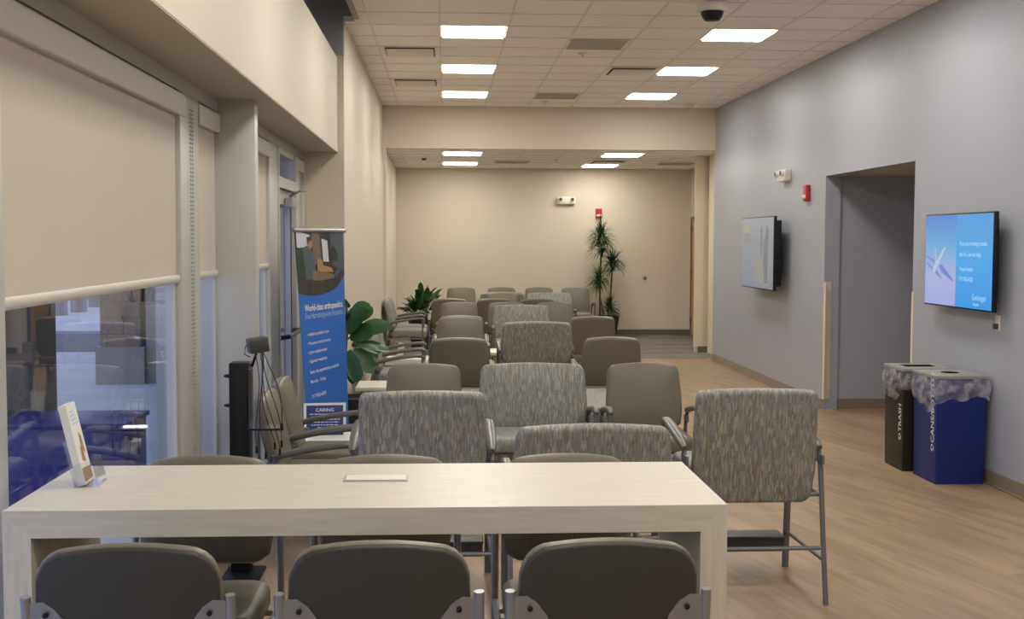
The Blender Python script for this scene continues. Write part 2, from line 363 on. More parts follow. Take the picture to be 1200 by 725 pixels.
# ceiling tiles with grid
GX, GY = -0.04, 10.50; PX, PY = 0.625, 0.6096
def tiles(name, x0, x1, y0, y1, z, skip):
    mb = MB(); mb.m('tile').box(x0, x1, y0, y1, z + 0.006, z + 0.03)
    mb.m('grid')
    k = math.floor((x0 - GX) / PX) + 1
    while GX + k * PX < x1:
        x = GX + k * PX; mb.box(x - 0.008, x + 0.008, y0, y1, z, z + 0.0062); k += 1
    k = math.floor((y0 - GY) / PY) + 1
    while GY + k * PY < y1:
        y = GY + k * PY; mb.box(x0, x1, y - 0.008, y + 0.008, z + 0.0004, z + 0.0066); k += 1
    return struct(name, mb, None)
tiles('ceiling', -0.796, XR, Y0, YE - 0.01, CEIL, None)
tiles('ceiling', XL, XR, YE - 0.01, YB, CEIL, None)
tiles('ceiling', XL, 7.0, YB + 0.16, YR, RC, None)
# roof over everything, so no daylight leaks in from above
wallbox('roof_deck', 'dark_void', -1.62, 7.3, Y0 - 0.2, YR + 0.2, 4.6, 4.7)
wallbox('wall_outer', 'dark_void', 7.14, 7.3, Y0 - 0.2, YR + 0.2, 0, 4.6)
wallbox('wall_outer', 'stucco', -1.95, -1.10, YE + 0.1, YE + 0.3, 0, 4.6)
wallbox('added_shade_roof', 'charcoal_wall', -2.0, -1.37, 8.75, YE + 0.1, 2.56, 2.66)  # unseen roof added to keep sky light off the door recess
wallbox('added_shade_wall', 'stucco', -2.0, -1.93, 9.9, YE + 0.3, 0, 2.66)  # side wall added with that roof to shade the recess

# ------------------------------------------------------------------ ceiling fixtures
def ceiling_light(x, y, z, label, first=[None]):
    if first[0] is None:
        t = thing('ceiling_light', label, 'ceiling light', (x, y, z), 0, 'square ceiling light panels')
        w2 = 0.300; MBf = MB()
        for a in ((-w2, w2, -w2, -w2 + .014), (-w2, w2, w2 - .014, w2), (-w2, -w2 + .014, -w2 + .014, w2 - .014), (w2 - .014, w2, -w2 + .014, w2 - .014)):
            MBf.box(*a, -0.006, 0.0)
        MBf.build('frame', 'white', t)
        MB().box(-.286, .286, -.286, .286, -0.003, -0.0005).build('diffuser', 'panel', t, label='glowing white diffuser')
        first[0] = t; return t
    return dup(first[0], (x, y, z), 0, label)
rows = [(11.45, 'nearest visible row'), (13.90, 'second visible row'), (16.33, 'row nearest the beam'), (9.01, 'row above the tall patterned chairs'), (6.57, 'row above the window column'),
        (4.13, 'row above the high table'), (1.69, 'row above the viewer'), (-0.75, 'row at the back of the room')]
for y, d in rows:
    for x, s in ((0.272, 'left column'), (2.78, 'right column')):
        ceiling_light(x, y, CEIL, 'glowing square ceiling panel, %s, %s' % (s, d))
for x, y, d in ((0.28, 18.85, 'left one just behind the beam'), (0.28, 21.3, 'left one nearest the rear wall'), (2.78, 18.95, 'right one just behind the beam'), (2.78, 21.65, 'right one nearest the rear wall')):
    ceiling_light(x, y, RC, 'glowing square panel in the lower rear ceiling, ' + d)
def supply(x0, x1, y0, y1, z, label, grp='slot air diffusers'):
    t = thing('air_diffuser', label, 'air vent', ((x0 + x1) / 2, (y0 + y1) / 2, z), 0, grp); a, b = (x1 - x0) / 2, (y1 - y0) / 2
    MB().box(-a, a, -b, b, -0.004, -0.0005).build('frame', 'tile', t)
    MB().box(-a * .84, a * .84, -b * .92, b * .90, -0.010, -0.004).build('slot', 'vent_dark', t)
    MB().box(-a * .80, a * .80, -b * .95, b * .55, -0.03, -0.018, bev=0.004).build('plaque', 'white', t)
supply(-0.65, -0.05, 12.34, 12.94, CEIL, 'slot air diffuser near left wall, the nearer one')
supply(-0.65, -0.05, 14.78, 15.38, CEIL, 'slot air diffuser near left wall, the farther one')
supply(1.84, 2.43, 13.62, 14.22, CEIL, 'slot air diffuser beside the middle right light panel')
supply(2.46, 3.07, 20.2, 20.8, RC, 'slot air diffuser between the two right rear light panels')
def grille(x0, x1, y0, y1, z, label):
    t = thing('return_grille', label, 'air vent', ((x0 + x1) / 2, (y0 + y1) / 2, z), 0, 'flat return air grilles'); a, b = (x1 - x0) / 2, (y1 - y0) / 2
    MB().box(-a, a, -b, b, -0.005, -0.0005).build('frame', 'grid', t)
    mb = MB(); mb.box(-a + .02, a - .02, -b + .02, b - .02, -0.0075, -0.005)
    mb.build('mesh_panel', 'grille', t)
grille(1.21, 1.80, 11.78, 12.36, CEIL, 'flat grey return air grille nearest the viewer')
grille(1.21, 1.80, 16.08, 16.68, CEIL, 'flat grey return air grille close to the beam')
grille(3.7, 4.3, 20.6, 21.2, RC, 'flat grey return air grille at right of rear ceiling')
grille(0.85, 1.45, 20.4, 21.0, RC, 'flat grey return air grille in middle of rear ceiling')
def sprinkler(x, y, z, label):
    mb = MB().lathe([(0.045, 0), (0.045, -0.008), (0.03, -0.014), (0.012, -0.02), (0.012, -0.035), (0.022, -0.036), (0.022, -0.04)], (x, y, z), 16)
    tag(mb.build('sprinkler_head', 'white'), label, 'sprinkler', 'ceiling sprinklers')
sprinkler(1.43, 12.62, CEIL, 'small round sprinkler head beside the nearer return grille')
sprinkler(1.41, 17.0, CEIL, 'small round sprinkler head beside the farther return grille')
sprinkler(1.85, 20.0, RC, 'small round sprinkler head in middle of lower rear ceiling')
mb = MB().lathe([(0.04, 0), (0.04, -0.015), (0.03, -0.03), (0.01, -0.035)], (-0.33, 19.9, RC), 16)
tag(mb.build('ceiling_sensor', 'dkgrey'), 'small dark round sensor on the rear ceiling left', 'sensor')
mb = MB().lathe([(0.075, 0), (0.075, -0.02), (0.06, -0.045), (0.03, -0.05)], (3.47, 17.15, CEIL), 20)
tag(mb.build('smoke_detector', 'white'), 'round white smoke detector on ceiling near the beam', 'smoke detector')
t = thing('dome_camera', 'white dome security camera with dark bubble hanging from ceiling', 'security camera', (2.19, 9.92, CEIL))
MB().lathe([(0.125, 0.0), (0.125, -0.052), (0.115, -0.064), (0.1, -0.068)], (0, 0, 0), 28).build('housing', 'white', t)
MB().lathe([(0.095, -0.064), (0.094, -0.08), (0.080, -0.115), (0.062, -0.138), (0.04, -0.142), (0.015, -0.143)], (0, 0, 0), 28).build('bubble', 'black', t, sharp=60, label='smoked dark bubble')

# ------------------------------------------------------------------ window wall
# sill/base curb, header
struct('wall_window_header', MB().m('frame').box(-1.36, XW + .006, Y0, YE, 2.475, 2.548), None)
struct('trim_5', MB().m('frame').box(-1.36, XW + 0.01, Y0, 9.18, 0, 0.10).box(-1.36, XW + 0.01, 10.3, YE, 0, 0.10), None)
def window(n, y0, y1, z0=0.10, z1=2.475):
    e = sempty('window_%d' % n)
    fw = 0.035; xa, xb = -1.305, -1.268
    mb = MB().box(xa, xb, y0, y0 + fw, z0, z1).box(xa, xb, y1 - fw, y1, z0, z1).box(xa, xb, y0 + fw, y1 - fw, z0, z0 + fw).box(xa, xb, y0 + fw, y1 - fw, z1 - fw, z1)
    mb.build('window_frame', 'frame', e)
    MB().box(-1.286, -1.280, y0 + fw, y1 - fw, z0 + fw, z1 - fw).build('pane', 'glass', e)
    return e
def mullion(n, y0, y1, x1=XW, z1=2.475):
    mb = MB().box(-1.31, x1, y0, y1, 0.0, z1, bev=0.002); return struct('trim_%d' % n, mb, 'frame')
window(1, -2.6, 0.9); mullion(6, 0.9, 1.0)
window(2, 1.0, 3.33); mullion(7, 3.33, 3.43, -1.22)
window(3, 3.43, 5.80); mullion(8, 5.80, 6.22, -1.24)
window(4, 6.22, 6.80)
mullion(9, 8.70, 9.14, -1.24)
window(5, 6.90, 8.70)
window(6, 10.36, 10.80); mullion(10, 10.26, 10.36, -1.235); mullion(11, 10.80, YE, -1.235)
# the wide painted column
struct('wall_column', MB().m('frame').box(-1.60, -1.045, 6.79, 6.90, 0, 2.55, bev=0.004), None)
# door 1, with transom
d = sempty('door_1')
MB().box(-1.34, -1.235, 9.14, 9.20, 0, 2.475).box(-1.34, -1.235, 10.20, 10.26, 0, 2.475).box(-1.34, -1.235, 9.20, 10.20, 2.17, 2.25).box(-1.34, -1.25, 9.2, 10.2, 2.43, 2.475).build('door_frame', 'frame', d)
MB().box(-1.31, -1.30, 9.20, 10.20, 2.25, 2.43).build('transom_pane', 'glass', d)
MB().box(-1.315, -1.27, 9.21, 9.33, 0.01, 2.16).box(-1.315, -1.27, 10.09, 10.19, 0.01, 2.16).box(-1.315, -1.27, 9.33, 10.09, 2.05, 2.16).box(-1.315, -1.27, 9.33, 10.09, 0.01, 0.25).build('door_leaf', 'frame', d)
MB().box(-1.30, -1.292, 9.33, 10.09, 0.25, 2.05).build('door_pane', 'glass', d)
MB().box(-1.269, -1.26, 9.33, 9.345, 0.25, 2.05).box(-1.269, -1.26, 10.075, 10.09, 0.25, 2.05).build('gasket', 'frame_dark', d)
MB().tube([(-1.27, 9.30, 1.02), (-1.19, 9.32, 1.03), (-1.185, 9.7, 1.03), (-1.185, 10.08, 1.03), (-1.27, 10.12, 1.02)], 0.018, 8).build('door_handle', 'dkgrey', d, label='dark push bar')
MB().box(-1.265, -1.20, 9.70, 10.02, 2.03, 2.11, bev=0.012).build('door_closer', 'ltgrey', d)
MB().tube([(-1.23, 9.78, 2.12), (-1.13, 9.55, 2.15), (-1.10, 9.62, 2.155), (-1.24, 10.05, 2.16)], 0.012, 6, ry=0.008).build('closer_arm', 'chrome', d)

def blind(y0, y1, z0, label, chain_y=None):
    t = thing('roller_blind', label, 'roller blind', (0, 0, 0), 0, 'beige roller blinds')
    mb = MB().rings([[Vector((x, y, z)) for x, z in ((-1.266, 2.462), (-1.238, 2.462), (-1.234, 2.458), (-1.234, 2.362), (-1.238, 2.357), (-1.266, 2.357))] for y in (y0, y1)])
    mb.build('fascia', 'fascia', t)
    MB().box(-1.265, -1.2635, y0 + .005, y1 - .015, z0 + 0.02, 2.40).build('fabric', 'blind', t)
    MB().tube([(-1.2560, y0 + .005, z0 + .016), (-1.2560, y1 - .015, z0 + .016)], 0.010, 10, ry=0.020, up=(0, 0, 1)).build('hem_bar', 'fascia', t)
    if chain_y:
        mb = MB()
        for dy in (0, 0.045):
            z = 2.40
            while z > 0.72:
                mb.box(-1.234, -1.227, chain_y + dy - .0022, chain_y + dy + .0022, z - .004, z + .004); z -= 0.02
            mb.box(-1.231, -1.230, chain_y + dy - .0008, chain_y + dy + .0008, 0.72, 2.4)
        mb.build('chain', 'grille', t, kind=None)
    return t
blind(3.435, 5.90, 1.572, 'large beige roller blind over the nearest window, half lowered', 5.98)
blind(6.23, 6.785, 1.572, 'narrow beige roller blind between mullion and wide column')
blind(6.905, 8.80, 1.572, 'beige roller blind behind the wide column, by the door')
blind(1.0, 3.32, 1.572, 'beige roller blind beside the viewer, left of the table')
blind(10.36, 10.80, 1.572, 'narrow beige roller blind beyond the glass door')

# ------------------------------------------------------------------ doors / wall fittings
d2 = sempty('door_2')
MB().box(4.585, 4.63, 21.25, 21.31, 0, 2.22).box(4.585, 4.63, 22.32, 22.38, 0, 2.22).box(4.585, 4.63, 21.31, 22.32, 2.16, 2.22).build('door_frame', 'base_grey', d2)
MB().box(4.60, 4.628, 21.31, 22.32, 0.01, 2.16).build('door_leaf', 'door_wood', d2)
for z in (0.3, 1.2, 2.0): MB().box(4.57, 4.60, 22.27, 22.33, z - .05, z + .05).build('hinge', 'steel', d2)
def emer(label, loc, rz):
    t = thing('emergency_light', label, 'emergency light', loc, rz, 'emergency lights')
    MB().pad(rrect(0.33, 0.135, 0.02), 0.085, 0.012, Matrix.Rotation(PI / 2, 4, 'X')).build('housing', 'white', t)
    for s in (-1, 1):
        h = MB(); h.lathe([(0.03, 0), (0.036, 0.02), (0.036, 0.045)], (0, 0, 0), 16)
        bmesh.ops.transform(h.bm, matrix=Matrix.Translation((s * 0.11, -0.075, 0.02)) @ Matrix.Rotation(PI / 2, 4, 'X'), verts=h.bm.verts[:])
        o = h.build('lamp_head', 'white', t)
        l = MB(); l.lathe([(0.03, 0), (0.03, 0.004)], (0, 0, 0), 16)
        bmesh.ops.transform(l.bm, matrix=Matrix.Translation((s * 0.11, -0.119, 0.02)) @ Matrix.Rotation(PI / 2, 4, 'X'), verts=l.bm.verts[:])
        l.build('lens', 'dkgrey', o)
emer('white twin-head emergency light on the cream rear wall', (2.27, YR, 2.515), 0)
emer('white twin-head emergency light on the grey-blue right wall', (XR, 13.95, 2.535), -PI / 2)
def strobe(label, loc, rz):
    t = thing('fire_alarm_strobe', label, 'fire alarm', loc, rz, 'red fire alarm strobes')
    MB().pad(rrect(0.12, 0.18, 0.012), 0.05, 0.01, Matrix.Rotation(PI / 2, 4, 'X')).build('body', 'red', t)
    MB().pad(rrect(0.095, 0.04, 0.012, cy=-0.04), 0.075, 0.012, Matrix.Rotation(PI / 2, 4, 'X')).build('strobe_lens', 'lens', t, label='clear strobe lens')
strobe('red fire alarm strobe on the cream rear wall above plant', (2.885, YR, 2.28), 0)
strobe('red fire alarm strobe on the grey-blue wall near the opening', (XR, 13.12, 2.30), -PI / 2)
t = thing('door_stop_knob', 'small round metal knob on the rear cream wall', 'wall knob', (3.76, YR, 1.085))
k = MB(); k.lathe([(0.035, 0), (0.035, 0.01), (0.015, 0.02), (0.015, 0.04), (0.03, 0.05), (0.03, 0.07), (0.015, 0.078)], (0, 0, 0), 18)
bmesh.ops.transform(k.bm, matrix=Matrix.Rotation(PI / 2, 4, 'X'), verts=k.bm.verts[:]); k.build('knob', 'chrome', t)
t = thing('outlet_plate', 'cream wall outlet plate with plug below the blue screen', 'outlet', (XR, 8.50, 1.185))
MB().box(-0.008, 0, -0.037, 0.037, -0.06, 0.06, bev=0.003).build('plate', 'white', t)
MB().box(-0.04, -0.008, -0.02, 0.015, -0.04, 0.0, bev=0.006).build('plug', 'dkgrey', t)

# ------------------------------------------------------------------ televisions
def tv(label, loc, W, H, depth, parts, gap):
    t = thing('wall_television', label, 'television', loc)      # local: screen faces -X, y along wall (left in view = +y)
    MB().box(0, 0.035, -W / 2, W / 2, -H / 2, H / 2, bev=0.004).build('bezel', 'black', t)
    MB().box(0.035, 0.035 + depth, -W / 2 + .05, W / 2 - .05, -H / 2 + .05, H / 2 - .05, bev=0.01).build('back_housing', 'black', t)
    mb = MB()
    for z in (-0.12, 0.12): mb.box(0.03 + depth, gap, -0.2, 0.2, z - .02, z + .02)
    mb.box(gap - 0.01, gap, -0.22, 0.22, -0.2, 0.2); mb.build('wall_bracket', 'steel', t)
    s = MB(); m0 = parts[0]
    s.m(m0).box(-0.0015, 0.0, -W / 2 + .012, W / 2 - .012, -H / 2 + .012, H / 2 - .012)
    so = s.build('screen', None, t)
    return t, so
def grad_emit(name, stops, s, axis=2, lo=-0.36, hi=0.36):
    m = bpy.data.materials.new(name); m.use_nodes = True; g = NT(m); b = m.node_tree.nodes['Principled BSDF']
    b.inputs['Base Color'].default_value = (.01, .01, .01, 1); b.inputs['Roughness'].default_value = 0.2
    tc = g.n('TexCoord'); sx = g.n('SeparateXYZ'); g.l(tc.outputs['Object'], sx.inputs[0]); mr = g.n('MapRange'); mr.inputs[1].default_value = lo; mr.inputs[2].default_value = hi
    g.l(sx.outputs[axis], mr.inputs[0]); cr = g.n('ValToRGB'); e = cr.color_ramp.elements
    while len(e) < len(stops): e.new(0.5)
    for i, (p, c) in enumerate(stops): e[i].position = p; e[i].color = (*c, 1)
    g.l(mr.outputs[0], cr.inputs[0]); g.l(cr.outputs[0], b.inputs['Emission Color']); b.inputs['Emission Strength'].default_value = s
    return m
scr_blue = grad_emit('screen_blue', [(0, (0.03, 0.30, 0.78)), (0.6, (0.045, 0.36, 0.80)), (1, (0.06, 0.30, 0.68))], 0.95)
scr_sky = grad_emit('screen_sky_photo', [(0, (0.33, 0.40, 0.75)), (0.3, (0.38, 0.42, 0.70)), (0.65, (0.12, 0.38, 0.68)), (1, (0.06, 0.20, 0.62))], 0.95)
e_white = emissive('screen_text', (0.42, 0.62, 0.85)); e_plane = emissive('screen_plane', (0.45, 0.50, 0.72)); e_planed = emissive('screen_plane_shade', (0.14, 0.20, 0.58))
t, so = tv('wall television glowing blue with an aeroplane picture', (3.88, 8.97, 1.63), 1.22, 0.72, 0.03, [scr_blue], 0.114)
def tvmap(x): return lambda u, v: Vector((x, -u, v))
sk = MB().m(scr_sky).box(-0.0022, -0.0016, 0.015, 0.597, -0.347, 0.347); sk.build('picture', None, so)
tx = MB().m(e_white)
def tvt(s, u, v, w, h, b=0.0): put_text(tx, s, w, h, lambda a, c: Vector((-0.0026, -(u + a), v + c)), b)
tvt("If you are traveling outside", 0.05, 0.115, 0.46, 0.032, 0.012); tvt('the U.S., we can help.', 0.05, 0.035, 0.37, 0.032, 0.012)
tvt('Travel Health', 0.05, -0.075, 0.235, 0.03, 0.012); tvt('717-782-4220', 0.05, -0.15, 0.24, 0.032, 0.012)
tvt('Geisinger', 0.28, -0.285, 0.24, 0.045, 0.0); tvt('Health', 0.30, -0.325, 0.10, 0.022, 0.01)
tx.build('lettering', None, so)
pl = MB().m(e_plane)
def P2(pts): pl.poly([Vector((-0.0026, -u, v)) for u, v in pts])
P2([(-0.44, -0.10), (-0.41, -0.10), (-0.20, 0.10), (-0.225, 0.105), (-0.40, -0.03), (-0.45, -0.08)])
pl.m(e_planed); P2([(-0.33, -0.05), (-0.28, -0.03), (-0.05, -0.15), (-0.06, -0.16), (-0.26, -0.10)]); P2([(-0.40, -0.03), (-0.43, 0.0), (-0.56, 0.03), (-0.565, 0.02)]); P2([(-0.42, -0.09), (-0.46, -0.06), (-0.56, -0.02), (-0.56, -0.035)]); 
P2([(-0.40, -0.10), (-0.37, -0.08), (-0.27, -0.14), (-0.275, -0.148)])
pl.m(e_plane); P2([(-0.395, -0.05), (-0.38, -0.05), (-0.395, 0.09), (-0.41, 0.09)])
pl.build('aeroplane_picture', None, so)
scr_pale = grad_emit('screen_pale', [(0, (0.22, 0.26, 0.34)), (0.7, (0.27, 0.30, 0.37)), (1, (0.33, 0.35, 0.40))], 0.72)
t, so = tv('wall television with a pale washed-out picture, farther along wall', (3.80, 14.55, 1.63), 1.50, 0.87, 0.07, [scr_pale], 0.194)
p2 = MB()
def P3(mt, pts): p2.m(mt); p2.poly([Vector((-0.0022, -u, v)) for u, v in pts])
ey = emissive('picture_yellow', (0.42, 0.36, 0.20), .8); eg = emissive('picture_grey', (0.24, 0.25, 0.26), .8); ef = emissive('picture_figure', (0.17, 0.17, 0.20), .8); eb = emissive('picture_beige', (0.27, 0.27, 0.26), .8)
P3(ey, [(-.62, .25), (-.35, .25), (-.35, .31), (-.62, .31)]); P3(eg, [(-.62, .12), (-.35, .12), (-.35, .245), (-.62, .245)])
P3(eb, [(-.14, -.36), (.60, -.40), (.60, -.05), (-.14, -.03)])
P3(ef, [(.36, -.36), (.5, -.36), (.50, .05), (.54, .2), (.50, .31), (.42, .33), (.40, .22), (.32, .1), (.30, -.05)]); P3(ef, [(.18, -.03), (.24, -.03), (.24, .30), (.17, .30)])
p2.build('picture', None, so)

# ------------------------------------------------------------------ bins
def ruffle(x0, x1, y0, y1, seed, ztop):
    """plastic skirt hanging over the rim"""
    rnd = random.Random(seed); per = []; n = 26
    def edge(a, b): return [(a[0] + (b[0] - a[0]) * i / n, a[1] + (b[1] - a[1]) * i / n) for i in range(n)]
    c = [(x0, y0), (x1, y0), (x1, y1), (x0, y1)]
    for i in range(4): per += edge(c[i], c[(i + 1) % 4])
    cx, cy = (x0 + x1) / 2, (y0 + y1) / 2; rg = []
    ph = [rnd.uniform(0, 6) for _ in range(4)]; K = len(per)
    for j in range(7):
        f = j / 6; ring = []
        for i, (x, y) in enumerate(per):
            a = 2 * PI * i / K; dpt = 0.185 + 0.05 * math.sin(2 * a + ph[0]) + 0.02 * math.sin(5 * a + ph[1]) + 0.006 * math.sin(11 * a)
            out = 0.006 + 0.020 * math.sin(PI * min(1, f * 1.1)) + 0.010 * f * math.sin(9 * a + ph[2] + 2 * f) + 0.005 * math.sin(PI * f) * math.sin(23 * a + ph[3] + 7 * f)
            dx, dy = x - cx, y - cy; L = math.hypot(dx, dy); ring.append(Vector((x + dx / L * out, y + dy / L * out, ztop - f * dpt + 0.006 * math.sin(9 * a + ph[1] + f * 5) * f)))
        rg.append(ring)
    return MB().rings(rg, cap=False)
def bin_(name, label, x0, x1, y0, y1, body, hole, words, wc):
    cx, cy = (x0 + x1) / 2, (y0 + y1) / 2
    t = thing(name, label, 'bin', (cx, cy, 0)); a, b = (x1 - x0) / 2, (y1 - y0) / 2
    rg = []
    for z, k in ((0.0, 0.95), (0.02, 0.955), (0.77, 1.0)): rg.append([Vector((u * k, v * k, z)) for u, v in rrect(2 * a, 2 * b, 0.012)])
    MB().rings(rg).build('body', body, t)
    lid = MB().box(-a - .008, a + .008, -b - .008, b + .008, 0.775, 0.80, bev=0.004)
    lo = lid.build('lid', 'bin_lid', t)
    if hole == 'round': MB().lathe([(0.065, 0.8002), (0.065, 0.8012), (0.056, 0.8014)], (0, 0, 0), 24).build('opening', 'hole', lo)
    else: MB().box(-.12, .12, -.07, .07, 0.8002, 0.8012).build('opening', 'hole', lo)
    ruffle(-a, a, -b, b, len(words), 0.775).build('bin_liner', 'liner', t, label='crumpled clear plastic liner')
    tx = MB(); k = 0.973
    put_text(tx, words, 0.070 * len(words) * .62, 0.055, lambda u, v: Vector((-a, -b * .80 + v, 0.30 + u)), 0.014)
    # leaning with the body side
    for v in tx.bm.verts: v.co.x = -(a * (0.95 + 0.05 * v.co.z / 0.77)) - 0.0012
    # small loop mark below the words
    def ringmark(zc, r1, r2, n=18, yc=-b * .80 + 0.028):
        for q in range(3):
            pts1 = []; pts2 = []
            for i in range(5):
                an = 2 * PI * (q / 3 + i * 0.26 / 4) + 0.4
                pts1.append((r1 * math.cos(an), r1 * math.sin(an))); pts2.append((r2 * math.cos(an), r2 * math.sin(an)))
            for i in range(4):
                tx.poly([Vector((-(a * (0.95 + 0.05 * (zc) / 0.77)) - 0.0012, yc + p[0], zc + p[1])) for p in (pts1[i], pts1[i + 1], pts2[i + 1], pts2[i])])
    ringmark(0.262, 0.027, 0.014)
    tx.build('lettering', 'print_white', t, label='white vertical word running up the side')
    return t
bin_('recycling_bin', 'blue recycling bin with plastic liner and round hole', 3.575, 3.955, 8.56, 9.00, 'bin_blue', 'round', 'CANS/BOTTLES', 'print_white')
bin_('trash_bin', 'black trash bin with plastic liner and square hole', 3.525, 3.905, 9.07, 9.47, 'bin_black', 'square', 'TRASH', 'print_white')

# ------------------------------------------------------------------ chairs
def back_outline(w, h, top_bow=0.014, r=0.05, bulge=0.022, n=8):
    """from bottom (v=0) to top (v=h); narrower at the top, fuller lower down"""
    pts = []
    def half(v): f = v / h; return w / 2 - bulge * 0.9 * max(0, (f - 0.35)) ** 1.5 * 1.6 - 0.020 * max(0, 0.30 - f) ** 1.2 * 4
    vs = [0.03 + (h - r - 0.03) * i / n for i in range(n + 1)]
    right = [(half(v), v) for v in vs]
    ht = half(h)
    cor = [(ht - r + r * math.cos(a), h - r + r * math.sin(a)) for a in [PI / 2 * k / 5 for k in range(1, 6)]]
    top = [(x, h + top_bow * (1 - (x / (ht - r)) ** 2)) for x in [(ht - r) * (1 - 2 * k / 8) for k in range(1, 8)]]
    hb = half(0.0) - 0.01
    bot = [(-hb + 0.03, 0.0), (hb - 0.03, 0.0), (hb - 0.008, 0.01)]
    return right + cor + top + [(-x, y) for x, y in cor[::-1]] + [(-x, y) for x, y in right[::-1]] + [(-hb + 0.008, 0.01)] + bot
def make_chair(name, label, w, cloth, seat_z=0.50, top=0.905, hip=False, group=None):
    t = thing(name, label, 'chair', (0, 0, 0), 0, group)
    dz = seat_z - 0.47; zb = (0.475 if not hip else 0.478); h = top - zb; tilt = math.radians(13 if not hip else 9)
    hy = h / math.cos(tilt) if False else h
    ytop = 0.31; yb = ytop - h * math.tan(tilt)
    # pad maps (u,v,t): t forward (-y)
    Rm = Matrix.Translation((0, yb, zb)) @ Matrix.Rotation(-tilt, 4, 'X') @ Matrix(((1, 0, 0, 0), (0, 0, -1, 0), (0, 1, 0, 0), (0, 0, 0, 1)))
    ow = back_outline(w, h / math.cos(tilt), r=0.045 if not hip else 0.035, bulge=0.03 if not hip else 0.012, top_bow=0.014 if not hip else 0.008)
    MB().pad(ow, 0.065, 0.022, Rm, dome=0.018, rb=0.022).build('backrest', cloth, t, sharp=60)
    so = rrect(w - 0.015, 0.52 if not hip else 0.60, 0.06, cy=-0.045 if not hip else -0.085)
    MB().pad(so, 0.10, 0.035, Matrix.Translation((0, 0, seat_z - 0.105)), dome=0.012, rb=0.015).build('seat', cloth, t, sharp=60)
    xa = w / 2 + (0.030 if w < 0.7 else 0.006); zf = 0.668 + (0.155 if hip else 0); zr = 0.60 + (0.155 if hip else 0)
    yfr = -0.27 if not hip else -0.36; yre = 0.20; ysf = -0.045 if not hip else -0.09
    for s in (-1, 1):
        path = []; ww = []
        for k in range(13):
            f = k / 12; y = yre + (yfr - yre) * f; z = zr + (zf - zr) * (1 - (1 - f) ** 1.8) - (0.022 * max(0, (f - 0.86) / 0.14) ** 2)
            path.append((s * xa, y, z)); ww.append(0.020 + 0.008 * math.sin(PI * min(1, f * 0.9)))
        mb = MB(); P = [Vector(p) for p in path]; rg = []
        for i, p in enumerate(P):
            dd = (P[min(i + 1, 12)] - P[max(i - 1, 0)]).normalized(); nz = Vector((1, 0, 0)).cross(dd); nz = nz if nz.z > 0 else -nz
            e = 0.6 if i in (0, 12) else 1.0
            rg.append([p + Vector((1, 0, 0)) * a * ww[i] * e + nz * b * 0.017 * e for a, b in ((-1, -.6), (-1, .3), (-.75, .85), (0, 1.05), (.75, .85), (1, .3), (1, -.6), (.7, -1), (-.7, -1))])
        mb.rings(rg).build('armrest', 'arm', t, sharp=50)
        # front leg flat bar
        yf0 = yfr + 0.02 + (0.0 if not hip else -0.0); yl = yf0 - (0.01 if not hip else 0.03)
        MB().tube([(s * xa, yf0, zf - 0.02), (s * xa, yf0 + 0.004, 0.45), (s * xa, yl, 0.0)], 0.019, 10, ry=0.013, up=(0, 1, 0)).build('leg', 'steel', t)
        yr0 = 0.335 if not hip else 0.325
        MB().tube([(s * xa, 0.17, zr + 0.01), (s * xa, 0.22, zr - 0.10), (s * (xa + .002), 0.27 if not hip else 0.275, 0.30), (s * (xa + 0.004), yr0, 0.0)], 0.013, 10).build('leg', 'steel', t)
        MB().tube([(s * xa, yf0, seat_z - 0.12), (s * xa, 0.24, seat_z - 0.13)], 0.011, 8).build('side_rail', 'steel', t)
        # bracket joining back to the rear upright
        MB().box(s * xa - 0.008, s * xa + 0.008, 0.14, 0.26, zr - 0.075, zr - 0.03, bev=0.004).build('back_bracket', 'steel', t)
    MB().tube([(-xa, -0.22, seat_z - 0.12), (xa, -0.22, seat_z - 0.12)], 0.011, 8).tube([(-xa, 0.2, seat_z - 0.13), (xa, 0.2, seat_z - 0.13)], 0.011, 8).build('seat_frame', 'steel', t)
    if hip:
        MB().tube([(-xa, 0.278, 0.27), (xa, 0.278, 0.27)], 0.011, 8).build('rear_stretcher', 'steel', t)
        for s in (-1, 1): MB().tube([(s * xa, -0.345, 0.20), (s * xa, 0.285, 0.213)], 0.010, 8).build('side_stretcher', 'steel', t)
        f = MB().box(-xa + .025, xa - .025, -0.44, -0.28, 0.172, 0.190, bev=0.008, seg=3).build('footrest', 'dkgrey', t)
        MB().box(-xa + .03, xa - .10, -0.305, -0.295, 0.105, 0.172).box(xa - .10, xa - 0.01, -0.31, -0.29, 0.125, 0.166).build('footrest_bracket', 'dkgrey', f)
    return t
G_ROW = 'upholstered chairs in the rows'
FACE, AWAY = 0.0, PI
chair_t = make_chair('waiting_chair', '', 0.53, 'vinyl', group='grey vinyl armchairs')
wide_t = make_chair('wide_waiting_chair', '', 0.755, 'pattern', group='wide dash-patterned armchairs')
side_t = make_chair('patterned_waiting_chair', '', 0.62, 'pattern', group='patterned armchairs along the left wall')
hip_t = make_chair('tall_waiting_chair', '', 0.615, 'pattern', seat_z=0.65, top=1.045, hip=True, group='tall dash-patterned chairs with footrests')
used = set()
def put(root, x, ytop, facing, label):
    yc = ytop - 0.31 if facing == FACE else ytop + 0.31
    loc = (x, yc, 0)
    if root.name not in used:
        used.add(root.name); root.location = loc; root.rotation_euler = (0, 0, facing); root['label'] = label; return root
    return dup(root, loc, facing, label)
def put_side(root, x, y, label):
    if root.name not in used:
        used.add(root.name); root.location = (x, y, 0); root.rotation_euler = (0, 0, PI / 2); root['label'] = label; return root
    return dup(root, (x, y, 0), PI / 2, label)
put(hip_t, -0.106, 5.70, AWAY, 'tall dash-patterned chair seen from behind, just past the high table')
